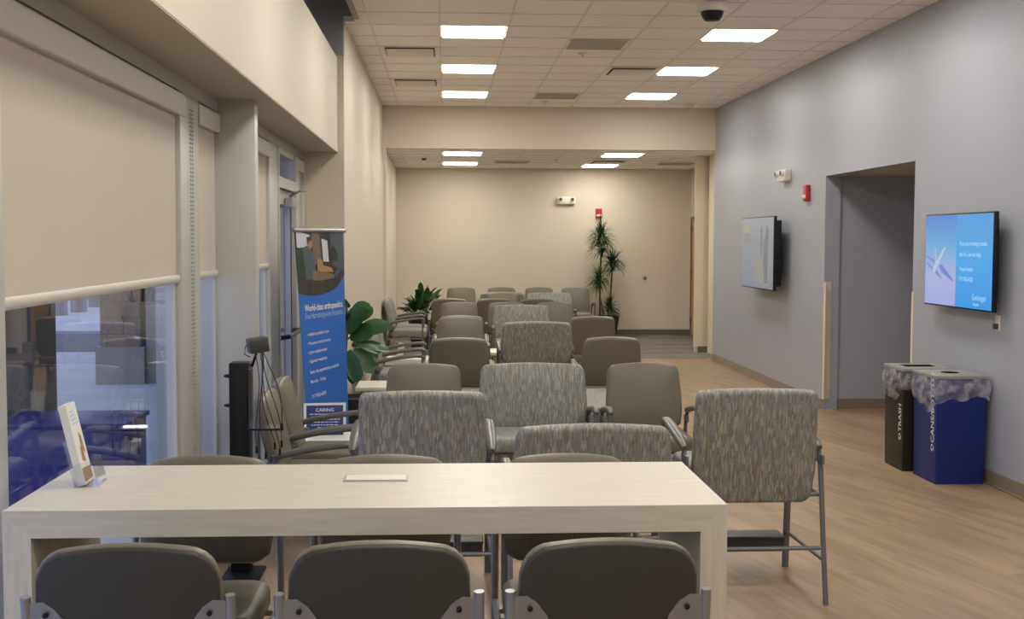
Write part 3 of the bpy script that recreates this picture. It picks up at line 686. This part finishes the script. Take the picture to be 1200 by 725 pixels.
put(hip_t, 1.52, 5.74, AWAY, 'tall dash-patterned chair standing alone right of the high table')
put(wide_t, 0.69, 5.50, AWAY, 'wide dash-patterned chair seen from behind, mostly hidden by table')
put(chair_t, -0.14, 8.34, FACE, 'grey vinyl armchair facing viewer, left of the nearest wide patterned chair')
put(wide_t, 0.61, 8.38, FACE, 'wide dash-patterned armchair facing viewer with seat showing, largest in the centre')
put(chair_t, 1.38, 8.36, FACE, 'grey vinyl armchair facing viewer, right of the nearest wide patterned chair')
put(chair_t, 0.13, 10.48, AWAY, 'dark-looking grey vinyl chair, back to viewer, left of the speckled bench')
put(chair_t, 1.48, 10.55, AWAY, 'dark-looking grey vinyl chair, back to viewer, right of the speckled bench')
put(wide_t, 0.97, 12.58, AWAY, 'wide dash-patterned chair with its back to viewer, beyond the speckled bench')
put(chair_t, 0.17, 13.34, FACE, 'grey vinyl chair facing viewer beside the cream end tables')
put(chair_t, 0.19, 13.57, AWAY, 'grey vinyl chair placed back to back behind another, only its rim showing')
put(chair_t, 1.67, 13.48, AWAY, 'brown-looking grey vinyl chair, back to viewer, at the right end of its row')
put(wide_t, 1.01, 15.95, FACE, 'wide dash-patterned chair facing viewer, in the middle distance')
put(chair_t, 0.20, 16.60, FACE, 'grey vinyl chair facing viewer, just before the leftmost chair near the beam')
put(chair_t, 0.85, 16.60, FACE, 'grey vinyl chair facing viewer, half hidden behind wide patterned chair')
put(chair_t, 1.52, 16.70, FACE, 'grey vinyl chair facing viewer, right behind the wide patterned chair')
put(chair_t, 0.070, 17.56, AWAY, 'grey vinyl chair near the beam, back to viewer, leftmost of three')
put(chair_t, 0.72, 17.56, AWAY, 'grey vinyl chair near the beam, back to viewer, middle of three')
put(chair_t, 1.37, 17.56, AWAY, 'grey vinyl chair near the beam, back to viewer, rightmost of three')
put(chair_t, 0.92, 19.50, FACE, 'grey vinyl chair on the carpet in front of blue-grey patterned chair')
put(wide_t, 0.95, 19.75, AWAY, 'wide patterned chair on the carpet peeking out behind grey chair')
put(wide_t, 1.70, 19.65, FACE, 'wide patterned chair facing viewer on the rear carpet')
put(chair_t, 0.30, 21.85, FACE, 'grey vinyl chair against rear wall, leftmost of four')
put(chair_t, 1.03, 21.85, FACE, 'grey vinyl chair against rear wall, second of four from left')
put(chair_t, 1.71, 21.85, FACE, 'grey vinyl chair against rear wall, third of four from left')
put(chair_t, 2.36, 21.78, FACE, 'grey vinyl chair against rear wall beside the tall potted plant')
put_side(chair_t, -0.73, 6.83, 'grey vinyl chair turned sideways beside the window column, nearer of two')
put_side(chair_t, -0.73, 7.48, 'grey vinyl chair turned sideways beside the white sign table, farther of two')
put_side(side_t, -0.46, 11.93, 'patterned chair turned sideways behind the fig plant, nearer of its pair')
put_side(side_t, -0.46, 12.68, 'patterned chair turned sideways, farther of the pair behind fig plant')
put_side(side_t, -0.555, 17.42, 'patterned chair turned sideways at left wall under beam, nearer of its pair')
put_side(side_t, -0.555, 18.17, 'patterned chair turned sideways at left wall under beam, farther of its pair')

# speckled bench between the rows
t = thing('upholstered_bench', 'large low speckled grey fabric bench between the chair rows', 'bench', (0.80, 9.72, 0))
MB().pad(rrect(1.36, 1.26, 0.04), 0.14, 0.02, Matrix.Translation((0, 0, 0.36)), rb=0.01).build('cushion', 'speckle', t, sharp=60)
MB().box(-0.66, 0.66, -0.61, 0.61, 0.09, 0.36, bev=0.006).build('base', 'pattern', t)
for sx in (-1, 1):
    for sy in (-1, 1): MB().box(sx * .6 - .02, sx * .6 + .02, sy * .55 - .02, sy * .55 + .02, 0, 0.09).build('leg', 'steel', t)

# ------------------------------------------------------------------ end tables
def end_table(label, x0, x1, y0, y1, h=0.45, first={}):
    t = thing('end_table', label, 'table', ((x0 + x1) / 2, (y0 + y1) / 2, 0), 0, 'cream end tables'); a, b = (x1 - x0) / 2, (y1 - y0) / 2
    MB().box(-a, a, -b, b, h - 0.035, h, bev=0.003).build('tabletop', 'table_white', t)
    MB().box(-a + .05, a - .05, -b + .05, b - .05, h - 0.09, h - 0.035).build('apron', 'dkgrey', t)
    for sx in (-1, 1):
        for sy in (-1, 1): MB().box(sx * (a - .07) - .022, sx * (a - .07) + .022, sy * (b - .07) - .022, sy * (b - .07) + .022, 0, h - 0.035).build('leg', 'beech', t)
    return t
end_table('low cream end table holding the CARING sign, left side', -1.0, -0.50, 7.87, 8.43)
end_table('cream end table with beech legs beside the fig plant', -0.80, -0.35, 10.86, 11.40)
end_table('cream end table with brochures beyond the sideways patterned chairs', -0.80, -0.18, 13.05, 13.85)
end_table('cream end table between the wide and grey chairs, mid distance', 0.30, 0.56, 11.9, 12.45, 0.45)
end_table('cream end table behind the grey chair, just before the wide chair', 0.54, 0.74, 14.0, 14.55, 0.47)
end_table('cream end table right of the right-hand dark chairs', 1.60, 2.05, 14.2, 14.75)
# ------------------------------------------------------------------ brochure pieces on the far end table
for i, (x, y) in enumerate(((-0.72, 13.12), (-0.50, 13.16))):
    t = thing('brochure_stand', ['small blue and white brochure stand nearest the wall on end table', 'small white brochure stand, the one nearer the chair arms'][i], 'brochure', (x, y, 0.45), 0.25, 'brochures on the far end table')
    MB().box(-.035, .035, -.008, .008, 0.0, 0.21, M4=Matrix.Rotation(0.2, 4, 'Y')).build('brochure', 'paper', t)
    MB().box(-.04, .04, -.03, .012, 0.0, 0.012).build('base', 'print_pale', t)

# ------------------------------------------------------------------ CARING sign
t = thing('tabletop_sign', 'framed navy CARING notice standing on the low cream table', 'sign', (-0.80, 8.10, 0.45), math.radians(6))
R4 = Matrix.Rotation(math.radians(-8), 4, 'X')
MB().box(-.14, .14, -.004, .004, 0.0, 0.232, M4=R4).build('frame', 'paper', t)
p = MB().box(-.122, .122, -.0052, -.0042, 0.016, 0.216, M4=R4).build('notice', 'print_navy', t)
tx = MB()
def st(s, u, v, w_, h_): put_text(tx, s, w_, h_, lambda a, c: R4 @ Vector((u + a, -0.0060, v + c)), 0.01)
st('CARING', -0.06, 0.175, 0.12, 0.022)
for k, (u, w_) in enumerate(((-.10, .20), (-.085, .17), (-.10, .20), (-.095, .19), (-.09, .18), (-.05, .10))): 
    zz = 0.155 - k * 0.018; x = u
    rr = random.Random(k)
    while x < u + w_:
        l = rr.uniform(.01, .028); tx.poly([R4 @ Vector(q) for q in ((x, -.006, zz), (min(x + l, u + w_), -.006, zz), (min(x + l, u + w_), -.006, zz + .005), (x, -.006, zz + .005))]); x += l + .006
tx.build('lettering', 'print_white', p)
MB().box(-.10, .10, 0.0, .09, 0, 0.006).build('foot', 'acrylic', t)

# ------------------------------------------------------------------ roll-up banner
TL, TR = Vector((-1.07, 8.72, 1.835)), Vector((-0.795, 9.55, 1.838)); BL, BR = Vector((-0.965, 8.72, 0.07)), Vector((-0.75, 9.55, 0.07))
nrm = (TR - TL).cross(TL - BL).normalized(); nrm = nrm if nrm.y < 0 else -nrm
def bm_(s, v, off=0.002):   # s 0..1 across, v 0..1 down
    a = TL.lerp(TR, s); b = BL.lerp(BR, s); return a.lerp(b, v) + nrm * off
t = thing('rollup_banner', 'blue roll-up banner about orthopaedics beside the glass door', 'banner')
def quadgrid(mb, f, n, m_):
    V = [[mb.bm.verts.new(f(i / n, j / m_)) for j in range(m_ + 1)] for i in range(n + 1)]
    for i in range(n):
        for j in range(m_): mb.face([V[i][j], V[i + 1][j], V[i + 1][j + 1], V[i][j + 1]])
mb = MB(); quadgrid(mb, lambda s, v: bm_(s, v, 0.0), 8, 12); quadgrid(mb, lambda s, v: bm_(s, v, -0.002), 8, 12)
sheet = mb.build('printed_sheet', 'print_blue', t)
ph = MB()
def bp(mt, pts, off):
    ph.m(mt); ph.poly([bm_(s, v, off) for s, v in pts])
wave = [(1.0, 0.19), (0.93, 0.215), (0.85, 0.235), (0.75, 0.25), (0.6, 0.262), (0.45, 0.268), (0.3, 0.268), (0.15, 0.262), (0.0, 0.252)]
ph.m('print_dark')
for i in range(len(wave) - 1):
    (s0, v0), (s1, v1) = wave[i], wave[i + 1]
    ph.poly([bm_(s0, 0.0, .002), bm_(s0, v0, .002), bm_(s1, v1, .002), bm_(s1, 0.0, .002)])
bp('print_light', [(0.02, 0.0), (0.28, 0.015), (0.28, 0.085), (0.02, 0.065)], .003)
bp('print_brick', [(0.32, 0.0), (0.48, 0.0), (0.5, 0.14), (0.34, 0.14)], .003)
bp('print_light', [(0.52, 0.03), (0.64, 0.04), (0.66, 0.13), (0.54, 0.128)], .003)
bp('print_slate', [(0.70, 0.0), (1.0, 0.0), (1.0, 0.17), (0.74, 0.15)], .003)
bp('print_green', [(0.70, 0.08), (0.78, 0.06), (0.86, 0.10), (0.84, 0.13), (0.72, 0.125)], .004)
bp('print_green', [(0.0, 0.075), (0.12, 0.065), (0.16, 0.20), (0.0, 0.205)], .004)
bp('print_slate', [(0.12, 0.068), (0.24, 0.058), (0.33, 0.09), (0.36, 0.16), (0.30, 0.20), (0.16, 0.20)], .005)
bp('print_skin', [(0.23, 0.035), (0.31, 0.035), (0.33, 0.06), (0.27, 0.075), (0.23, 0.065)], .006)
bp('print_dark', [(0.21, 0.025), (0.31, 0.022), (0.31, 0.036), (0.24, 0.045), (0.22, 0.06)], .007)
bp('print_khaki', [(0.30, 0.165), (0.5, 0.168), (0.75, 0.185), (0.76, 0.20), (0.5, 0.208), (0.28, 0.205)], .006)
bp('print_slate', [(0.75, 0.185), (0.84, 0.165), (0.90, 0.155), (0.91, 0.165), (0.80, 0.20)], .006)
bp('print_tan', [(0.40, 0.115), (0.50, 0.118), (0.53, 0.145), (0.70, 0.155), (0.74, 0.175), (0.5, 0.172), (0.40, 0.165)], .0065)
ph.build('printed_photo', None, sheet, label='dark photo of a person seated beside a dog')
tx = MB()
def bt(s, s0, v0, w_, h_, b=0.0, mt='print_white'):
    tx.m(mt); put_text(tx, s, w_, h_, lambda a, c: bm_(s0 + a, v0 - c, .003), b)
bt('World-class orthopaedics.', 0.10, 0.330, 0.84, 0.027, 0.022)
bt('Five Harrisburg-area locations.', 0.10, 0.362, 0.84, 0.026, 0.0, 'print_pale')
for i, s in enumerate(('• Adult & pediatric care', '• Fracture care & trauma', '• Joint replacement', '• Sports medicine')):
    bt(s, 0.115, 0.432 + i * 0.037, (0.47, 0.50, 0.41, 0.40)[i], 0.014, 0.006)
bt('Same day appointments available', 0.13, 0.588, 0.66, 0.015, 0.004)
bt('Monday – Friday', 0.13, 0.628, 0.34, 0.015, 0.004)
bt('717-XXX-XXXX'.replace('X', '0') if False else '717-920-4300', 0.13, 0.690, 0.33, 0.015, 0.006)
tx.build('lettering', None, sheet)
MB().tube([TL + Vector((-.01, -.03, 0.006)), TR + Vector((.01, .03, 0.006))], 0.016, 10).build('top_rail', 'chrome', t)
MB().tube([BL + Vector((-.0, -.02, -0.03)), BR + Vector((.0, .02, -0.03))], 0.04, 12).build('base_cassette', 'chrome', t)
md = (BL + BR) / 2 - nrm * 0.03; mt_ = (TL + TR) / 2 - nrm * 0.02
MB().tube([md - Vector((0, 0, .03)), mt_], 0.009, 8).build('support_pole', 'chrome', t)

# ------------------------------------------------------------------ plants
def leaf(mb, base, d, L, W, droop=0.4, fold=0.15, n=6, tipw=0.0, shape='oval', turn=0.0):
    d = Vector(d).normalized(); side = d.cross(Vector((0, 0, 1)))
    side = side.normalized() if side.length > .05 else Vector((1, 0, 0)); side = Matrix.Rotation(turn, 3, d) @ side; p = Vector(base); cur = d.copy(); rows_ = []
    for i in range(n + 1):
        f = i / n
        if shape == 'oval': wd = W * math.sin(PI * min(1, 0.06 + f * 0.94)) ** 0.7 * (0.75 + 0.4 * f)
        elif shape == 'fig': wd = W * (math.sin(PI * (0.05 + 0.93 * f)) ** 0.55) * (0.65 + 0.5 * f)
        else: wd = W * (1 - f) ** 0.6
        up = side.cross(cur).normalized()
        rows_.append((p - side * wd / 2 + up * fold * wd, p.copy(), p + side * wd / 2 + up * fold * wd))
        p = p + cur * (L / n); cur = (cur + Vector((0, 0, -droop / n))).normalized()
    V = [[mb.bm.verts.new(q) for q in r] for r in rows_]
    for a, b in zip(V, V[1:]):
        mb.face([a[0], a[1], b[1], b[0]]); mb.face([a[1], a[2], b[2], b[1]])
# fiddle-leaf fig
rnd = random.Random(4)
t = thing('potted_fig', 'broad-leaved green fig plant in a dark pot behind the blue banner', 'plant', (-0.72, 10.05, 0))
MB().lathe([(0.13, 0), (0.14, 0.01), (0.19, 0.44), (0.20, 0.47), (0.185, 0.475), (0.18, 0.44)], (0, 0, 0), 28).build('pot', 'pot', t)
MB().lathe([(0.178, 0.42), (0.178, 0.44), (0.10, 0.45)], (0, 0, 0), 20).build('soil', 'soil', t)
MB().tube([(-0.09, 0, 0.42), (-0.095, 0, 0.6), (-0.10, 0.0, 0.8), (-0.085, 0, 1.0), (-0.09, 0, 1.25)], 0.010, 7).tube([(-0.08, 0, 0.95), (-0.02, 0, 1.02)], 0.006, 6).build('stem', 'stem', t)
mb = MB()
for (x, z, az, el, L, W, tn) in ((-.05, 1.17, 5, 35, .17, .12, 60), (-.06, 1.22, 170, 30, .17, .11, 60), (-.08, 1.00, -20, 62, .27, .21, 70), (-.03, 0.98, 5, 28, .32, .16, 65), (-.06, 1.0, 170, 60, .22, .15, 70),
                         (-.05, 0.90, 0, 4, .32, .11, 45), (-.04, 0.92, -10, -8, .25, .10, 40), (-.03, 0.87, -10, -42, .25, .15, 70), (-.07, 0.86, -30, -65, .26, .13, 75), (-.10, .84, 190, -70, .24, .15, 70), (-.09, .90, 185, -15, .22, .13, 50),
                         (-.07, .80, 10, -80, .22, .12, 70), (-.09, 1.02, 180, 15, .2, .13, 50), (-.1, .95, 90, 10, .2, .13, 20), (-.1, 1.1, -90, 30, .2, .12, 10), (-.06, .96, -35, 25, .26, .19, 65), (-.05, 1.08, 15, 50, .22, .17, 70), (-.02, .93, 20, -25, .24, .15, 60), (-.08, .78, -15, -55, .2, .14, 65), (-.09, .95, 200, -35, .24, .17, 70)):
    a, e = math.radians(az), math.radians(el); leaf(mb, (x, 0, z), (math.cos(a) * math.cos(e), math.sin(a) * math.cos(e), math.sin(e)), L, W, 0.5, 0.10, 7, shape='fig', turn=math.radians(tn))
mb.build('foliage', 'leaf_lt', t, sharp=80)
# leafy floor plant
t = thing('potted_peace_lily', 'bushy dark green leafy plant in dark pot near the left wall', 'plant', (-0.38, 19.75, 0))
MB().lathe([(0.15, 0), (0.16, 0.01), (0.21, 0.46), (0.22, 0.50), (0.20, 0.505), (0.195, 0.46)], (0, 0, 0), 28).build('pot', 'pot', t)
MB().lathe([(0.19, 0.44), (0.19, 0.46), (0.08, 0.47)], (0, 0, 0), 20).build('soil', 'soil', t)
mb = MB(); st_ = MB(); rnd = random.Random(11)
for k in range(95):
    a = rnd.uniform(0, 2 * PI); el = math.radians(rnd.uniform(25, 85)); r = rnd.uniform(0.0, 0.10); reach = rnd.uniform(0.18, 0.44) * (0.62 if math.cos(a) < -0.3 else 1.0)
    b0 = Vector((r * math.cos(a), r * math.sin(a), 0.46)); d = Vector((math.cos(a) * math.cos(el), math.sin(a) * math.cos(el), math.sin(el)))
    p1 = b0 + d * reach
    st_.tube([b0, (b0 + p1) / 2 + Vector((0, 0, .02)), p1], 0.004, 5)
    leaf(mb, p1, d + Vector((0, 0, rnd.uniform(-.5, .25))), rnd.uniform(.17, .25), rnd.uniform(.08, .12), rnd.uniform(.5, 1.3), 0.18, 6)
st_.build('stem', 'stem', t); mb.build('foliage', 'leaf', t, sharp=80)
# dracaena
t = thing('potted_dracaena', 'tall spiky dracaena with several tufts in a dark pot at rear wall', 'plant', (2.98, 22.02, 0))
MB().rings([[Vector((u * k, v * k, z)) for u, v in rrect(0.40, 0.40, 0.03)] for z, k in ((0, .72), (.01, .74), (.36, .98), (.38, 1.0), (.40, 1.0), (.40, .92), (.36, .90))]).build('pot', 'pot', t)
MB().box(-.16, .16, -.16, .16, .33, .362, bev=0.01).build('soil', 'soil', t)
MB().tube([(-.13, 0, .34), (-.135, 0, .9), (-.12, 0, 1.55), (-.12, 0, 1.86)], 0.017, 7).build('stem', 'stem', t)
MB().tube([(.08, .02, .34), (.07, .02, .8), (.09, .02, 1.25)], 0.015, 7).build('stem', 'stem', t)
MB().tube([(-.05, -.05, .34), (-.14, -.06, .75), (-.16, -.06, .95)], 0.013, 7).build('stem', 'stem', t)
MB().tube([(.02, -.08, .34), (.02, -.08, .48)], 0.012, 7).build('stem', 'stem', t)
rnd = random.Random(5)
for (x, y, z, n, L) in ((-.12, 0, 1.80, 210, .40), (.10, .02, 1.30, 190, .38), (-.17, -.06, .98, 150, .34), (.03, -.06, .47, 170, .30), (-.11, 0, 1.55, 90, .38)):
    mb = MB()
    for k in range(n):
        a = rnd.uniform(0, 2 * PI); el = math.radians(rnd.uniform(-5, 85)); zz = z + rnd.uniform(-.10, .10)
        leaf(mb, (x, y, zz), (math.cos(a) * math.cos(el), math.sin(a) * math.cos(el), math.sin(el)), L * rnd.uniform(.75, 1.15), 0.026, rnd.uniform(.8, 2.2), 0.1, 6, shape='spike')
    mb.build('leaf_tuft', 'leaf_th', t, sharp=80)

# ------------------------------------------------------------------ high table
tb = thing('high_table', 'long cream woodgrain bar-height table with slab ends in foreground', 'table', (-0.195, 3.48, 0))
TX0, TX1, TY0, TY1, TH, TT = -0.950, 0.952, -0.315, 0.315, 1.07, 0.072
def prism(mb, pts, y0, y1): mb.rings([[Vector((x, y, z)) for x, z in pts] for y in (y0, y1)])
mb = MB(); prism(mb, [(TX0, TH), (TX0 + TT, TH - TT), (TX1 - TT, TH - TT), (TX1, TH)], TY0, TY1); mb.build('tabletop', 'laminate', tb, sharp=20)
mb = MB(); prism(mb, [(TX0, TH - 0.0004), (TX0 + TT, TH - TT), (TX0 + TT, 0), (TX0, 0)], TY0, TY1); mb.build('end_panel', 'laminate_side', tb, sharp=20)
mb = MB(); prism(mb, [(TX1, TH - 0.0004), (TX1, 0), (TX1 - TT, 0), (TX1 - TT, TH - TT)], TY0, TY1); mb.build('end_panel', 'laminate_side', tb, sharp=20)
g = MB().box(-0.102, 0.088, 0.03, 0.135, TH, TH + 0.003, bev=0.001).build('power_outlet_cover', 'ltgrey', tb, label='grey rimmed rectangular power flap')
MB().box(-0.094, 0.080, 0.04, 0.118, TH + 0.003, TH + 0.0045).build('flap', 'table_white', g)
MB().box(-0.094, 0.080, 0.036, 0.040, TH + 0.003, TH + 0.0038).build('seam', 'frame_dark', g)
# brochure holder
t = thing('brochure_holder', 'clear acrylic holder on the left end of the high table', 'brochure holder', (-1.02, 3.52, 1.0705), math.radians(93))
Rl = Matrix.Rotation(math.radians(-13), 4, 'X')
MB().box(-.055, .055, -.035, .035, 0, .003).box(-.055, .055, .030, .033, 0, .14, M4=Rl).box(-.055, .055, -.034, -.031, 0, .07, M4=Rl).box(-.055, -.052, -.034, .033, 0, .07, M4=Rl).box(.052, .055, -.034, .033, 0, .07, M4=Rl).build('pocket', 'acrylic', t)
t = thing('brochure_stack', 'stack of tall white brochures leaning in the acrylic holder', 'brochures', (-1.02, 3.52, 1.074), math.radians(93))
MB().box(-.050, .050, 0.002, .024, 0.003, .236, M4=Rl).build('brochure', 'paper', t)
fr = MB().m('print_tan'); 
for pts in ([(-.045, .01), (.045, .01), (.045, .045), (-.045, .05)], [(.0, .10), (.03, .085), (.025, .135), (.005, .15)], [(-.02, .07), (.015, .06), (.01, .10), (-.01, .11)]): fr.poly([Rl @ Vector((u, 0.0012, v)) for u, v in pts])
fr.m('print_pale')
for i in range(4): fr.poly([Rl @ Vector((u, 0.0012, v)) for u, v in ((-.03, .175 + i * .012), (.03 - i * .008, .175 + i * .012), (.03 - i * .008, .179 + i * .012), (-.03, .179 + i * .012))])
fr.build('cover_print', None, t)

# ------------------------------------------------------------------ bar stools
def make_stool():
    t = thing('bar_stool', '', 'bar stool', (0, 0, 0), 0, 'grey vinyl bar stools at the high table')
    w = 0.44; h = 0.355; z0 = 0.705; tilt = math.radians(9); ytop = 0.26; yb = ytop - h * math.tan(tilt)
    Rm = Matrix.Translation((0, yb, z0)) @ Matrix.Rotation(-tilt, 4, 'X') @ Matrix(((1, 0, 0, 0), (0, 0, -1, 0), (0, 1, 0, 0), (0, 0, 0, 1)))
    ow = back_outline(w, h / math.cos(tilt) - .014, top_bow=0.010, r=0.075, bulge=0.010)
    MB().pad(ow, 0.038, 0.02, Rm @ Matrix.Translation((0, 0, 0.009)), dome=0.012, rb=0.004).build('backrest', 'vinyl', t, sharp=60)
    MB().pad(ow, 0.012, 0.003, Rm @ Matrix.Diagonal((0.985, 0.99, 1, 1)), rb=0.007).build('back_shell', 'shell', t, sharp=60, label='darker rear shell of the backrest')
    # curved welt line where shell meets pad
    MB().pad(rrect(0.44, 0.44, 0.07, cy=-0.02), 0.075, 0.03, Matrix.Translation((0, -0.02, 0.585)), dome=0.01, rb=0.012).build('seat', 'vinyl', t, sharp=60)
    for s in (-1, 1):
        MB().tube([(s * .238, 0.235, 0.935), (s * .238, 0.215, 0.76), (s * .24, 0.215, 0.40), (s * .25, 0.235, 0.0)], 0.0125, 12).build('leg', 'chrome', t)
        MB().tube([(s * .238, -0.19, 0.565), (s * .25, -0.225, 0.0)], 0.0125, 12).build('leg', 'chrome', t)
        MB().tube([(s * .238, 0.215, 0.565), (s * .238, -0.19, 0.565)], 0.011, 10).build('side_rail', 'chrome', t)
        MB().tube([(s * .246, 0.225, 0.28), (s * .246, -0.215, 0.28)], 0.008, 8).build('side_stretcher', 'chrome', t)
        # lug plate with bolt
        pts = [(0, 0), (0.0, 0.075), (-0.035, 0.078), (-0.06, 0.06), (-0.085, 0.025), (-0.09, 0)]
        mb = MB(); mb.rings([[Vector((s * (.232 + p[0]), y - (p[1] * -0.1), .845 + p[1])) for p in pts] for y in (0.228, 0.232)])
        b_ = mb.build('back_bracket', 'chrome', t)
        k = MB(); k.lathe([(0.007, 0), (0.007, 0.004), (0.003, 0.006)], (0, 0, 0), 12)
        bmesh.ops.transform(k.bm, matrix=Matrix.Translation((s * .19, 0.242, .893)) @ Matrix.Rotation(-PI / 2, 4, 'X'), verts=k.bm.verts[:]); k.build('bolt', 'black', b_)
    MB().tube([(-.246, -0.215, 0.30), (.246, -0.215, 0.30)], 0.009, 8).build('foot_rail', 'chrome', t)
    MB().tube([(-.24, 0.215, 0.50), (.24, 0.215, 0.50)], 0.009, 8).tube([(-.238, 0.1, 0.565), (.238, 0.1, 0.565)], 0.01, 8).tube([(-.238, -0.13, 0.565), (.238, -0.13, 0.565)], 0.01, 8).build('seat_frame', 'chrome', t)
    return t
stool = make_stool()
st_l = [(-0.745, 3.09, AWAY, 'grey vinyl bar stool tucked under near side of table, leftmost'), (-0.155, 3.09, AWAY, 'grey vinyl bar stool under near side of table, middle one'),
        (0.395, 3.09, AWAY, 'grey vinyl bar stool under near side of table, rightmost'),
        (-0.785, 3.80, FACE, 'bar stool on the far side of the high table, near the window'), (-0.195, 3.79, FACE, 'bar stool on the far side of the high table, in the middle'),
        (0.408, 3.79, FACE, 'bar stool on the far side of the high table, right end')]
for i, (x, y, r, lb) in enumerate(st_l):
    if i == 0: stool.location = (x, y, 0); stool.rotation_euler = (0, 0, r); stool['label'] = lb
    else: dup(stool, (x, y, 0), r, lb)

# ------------------------------------------------------------------ charging station
t = thing('charging_station', 'black phone charging station with dangling cables before the column', 'charging station', (-1.06, 6.33, 0))
MB().box(-.066, .036, 0.03, 0.15, 0.02, 1.13, bev=0.006).build('tower', 'black', t)
MB().box(-.10, .10, -0.10, 0.17, 0, 0.02, bev=0.005).build('base', 'black', t)
for z in (1.06, 0.905): MB().lathe([(0.012, 0), (0.008, 0.02), (0.003, 0.03)], (0, 0, 0), 10).build('side_knob', 'black', t).matrix_local = Matrix.Translation((-.066, 0.05, z)) @ Matrix.Rotation(-PI / 2, 4, 'Y')
MB().box(-.05, .05, -.05, .05, -.038, .038, bev=0.006, M4=Matrix.Translation((0.085, 0.03, 1.225)) @ Matrix.Rotation(0.35, 4, 'Z') @ Matrix.Rotation(-.12, 4, 'Y')).build('charger_box', 'dkgrey', t)
MB().tube([(0.05, 0.06, 1.11), (0.07, 0.04, 1.16), (0.08, 0.03, 1.19)], 0.008, 6).build('neck', 'black', t)
MB().box(0.044, 0.050, -0.02, 0.10, 0.80, 1.13).build('clear_panel', 'acrylic', t)
MB().box(0.04, 0.055, 0.0, 0.06, 0.84, 1.10).build('port_strip', 'dkgrey', t)
sh = MB().box(0.04, 0.205, -0.06, 0.10, 0.790, 0.796).build('shelf', 'acrylic', t)
MB().box(0.04, 0.205, -0.062, -0.058, 0.788, 0.798).box(0.203, 0.207, -0.06, 0.10, 0.788, 0.798).build('shelf_edge', 'black', sh)
rnd = random.Random(3)
for k, (x1, z1) in enumerate(((0.10, 0.70), (0.135, 0.67), (0.165, 0.72), (0.185, 0.69), (0.205, 0.73), (0.225, 0.82))):
    x0 = 0.08 + 0.012 * k; pth = []
    for i in range(11):
        f = i / 10; pth.append((x0 + (x1 - x0) * (f ** .8) + 0.018 * math.sin(PI * f * 1.6 + k), -0.02 - 0.05 * math.sin(PI * f) , 1.19 - (1.19 - z1) * f))
    c = MB().tube(pth, 0.0026, 6).build('cable', 'wire', t)
    MB().box(x1 - .006, x1 + .006, -0.026, -0.014, z1 - .038, z1, bev=0.002).build('connector', 'black', c).location.x = pth[-1][0] - x1
MB().tube([(0.06, 0.0, 1.24), (0.03, -.02, 1.22), (0.025, -.02, 1.18), (0.05, 0.0, 1.165)], 0.003, 6).build('cable', 'wire', t)

# ------------------------------------------------------------------ outside
wallbox('pavement', 'concrete', -12, -1.34, -6, 19.5, -0.12, -0.02)
wallbox('street', 'asphalt', -40, -4.6, 19.5, 24.0, -0.16, -0.08)
wallbox('pavement', 'concrete', -40, -4.6, 24.0, 36.0, -0.12, -0.02)
wallbox('street', 'asphalt', -60, -4.6, 36.0, 70.0, -0.2, -0.10)
wallbox('ground_bed', 'soil', -4.6, -1.62, 19.5, 60, -0.12, -0.02)
tag(MB().m('brick').box(-4.25, -3.76, 15.17, 15.75, 0.42, 4.2).m('stucco').box(-4.30, -3.71, 15.12, 15.80, -0.02, 0.40).box(-4.30, -3.71, 15.12, 15.8, 0.40, 0.44).build('brick_pier', None), 'tan brick pier outside beyond the window', 'pier')
tag(MB().box(-3.70, -3.05, 15.2, 22.0, -0.02, 4.2).build('stucco_wall', 'stucco'), 'plain tan wall outside right of the brick pier', 'wall')
tag(MB().box(-4.2, -3.03, 9.1, 9.6, -0.02, 4.2).build('charcoal_pillar', 'charcoal_wall'), 'dark pillar outside at left edge of the window', 'pillar')
t = thing('reflection_box', 'low navy box outside, standing in for a dark reflection in the window', 'reflection stand-in', (-2.52, 8.3, -0.02))  # made-up box whose colour plays the dark reflection low in the glass
MB().box(-.42, .42, -.3, .3, 0, .56, bev=0.01).build('box', 'navy_box', t); MB().box(-.44, .44, -.32, .32, .56, .59, bev=0.005).build('rim', 'navy_box', t)
for i, (x, y) in enumerate(((-9.04, 28.9), (-9.0, 30.3), (-9.2, 32.5))):
    tag(MB().lathe([(0.20, 0), (0.20, 1.0), (0.18, 1.05), (0.08, 1.08)], (x, y, -.02), 20).build('bollard', 'chrome'), ['steel bollard outside, leftmost of three', 'steel bollard outside, middle of three', 'steel bollard outside, rightmost of three'][i], 'bollard', 'steel bollards on the pavement')
mb = MB(); rnd = random.Random(8)
for k in range(420):
    a = rnd.uniform(0, 2 * PI); e = rnd.uniform(0, PI / 2); r = 0.6 * rnd.uniform(.75, 1)
    p = Vector((-3.55 + r * math.cos(a) * math.cos(e), 23.3 + r * math.sin(a) * math.cos(e), 0.0 + 1.0 * math.sin(e) * rnd.uniform(.8, 1)))
    leaf(mb, p, (rnd.uniform(-1, 1), rnd.uniform(-1, 1), rnd.uniform(-.2, 1)), .16, .08, .4, .1, 3)
tag(mb.build('shrub', 'leaf_lt', sharp=80), 'green shrub outside beyond the narrow window', 'shrub')
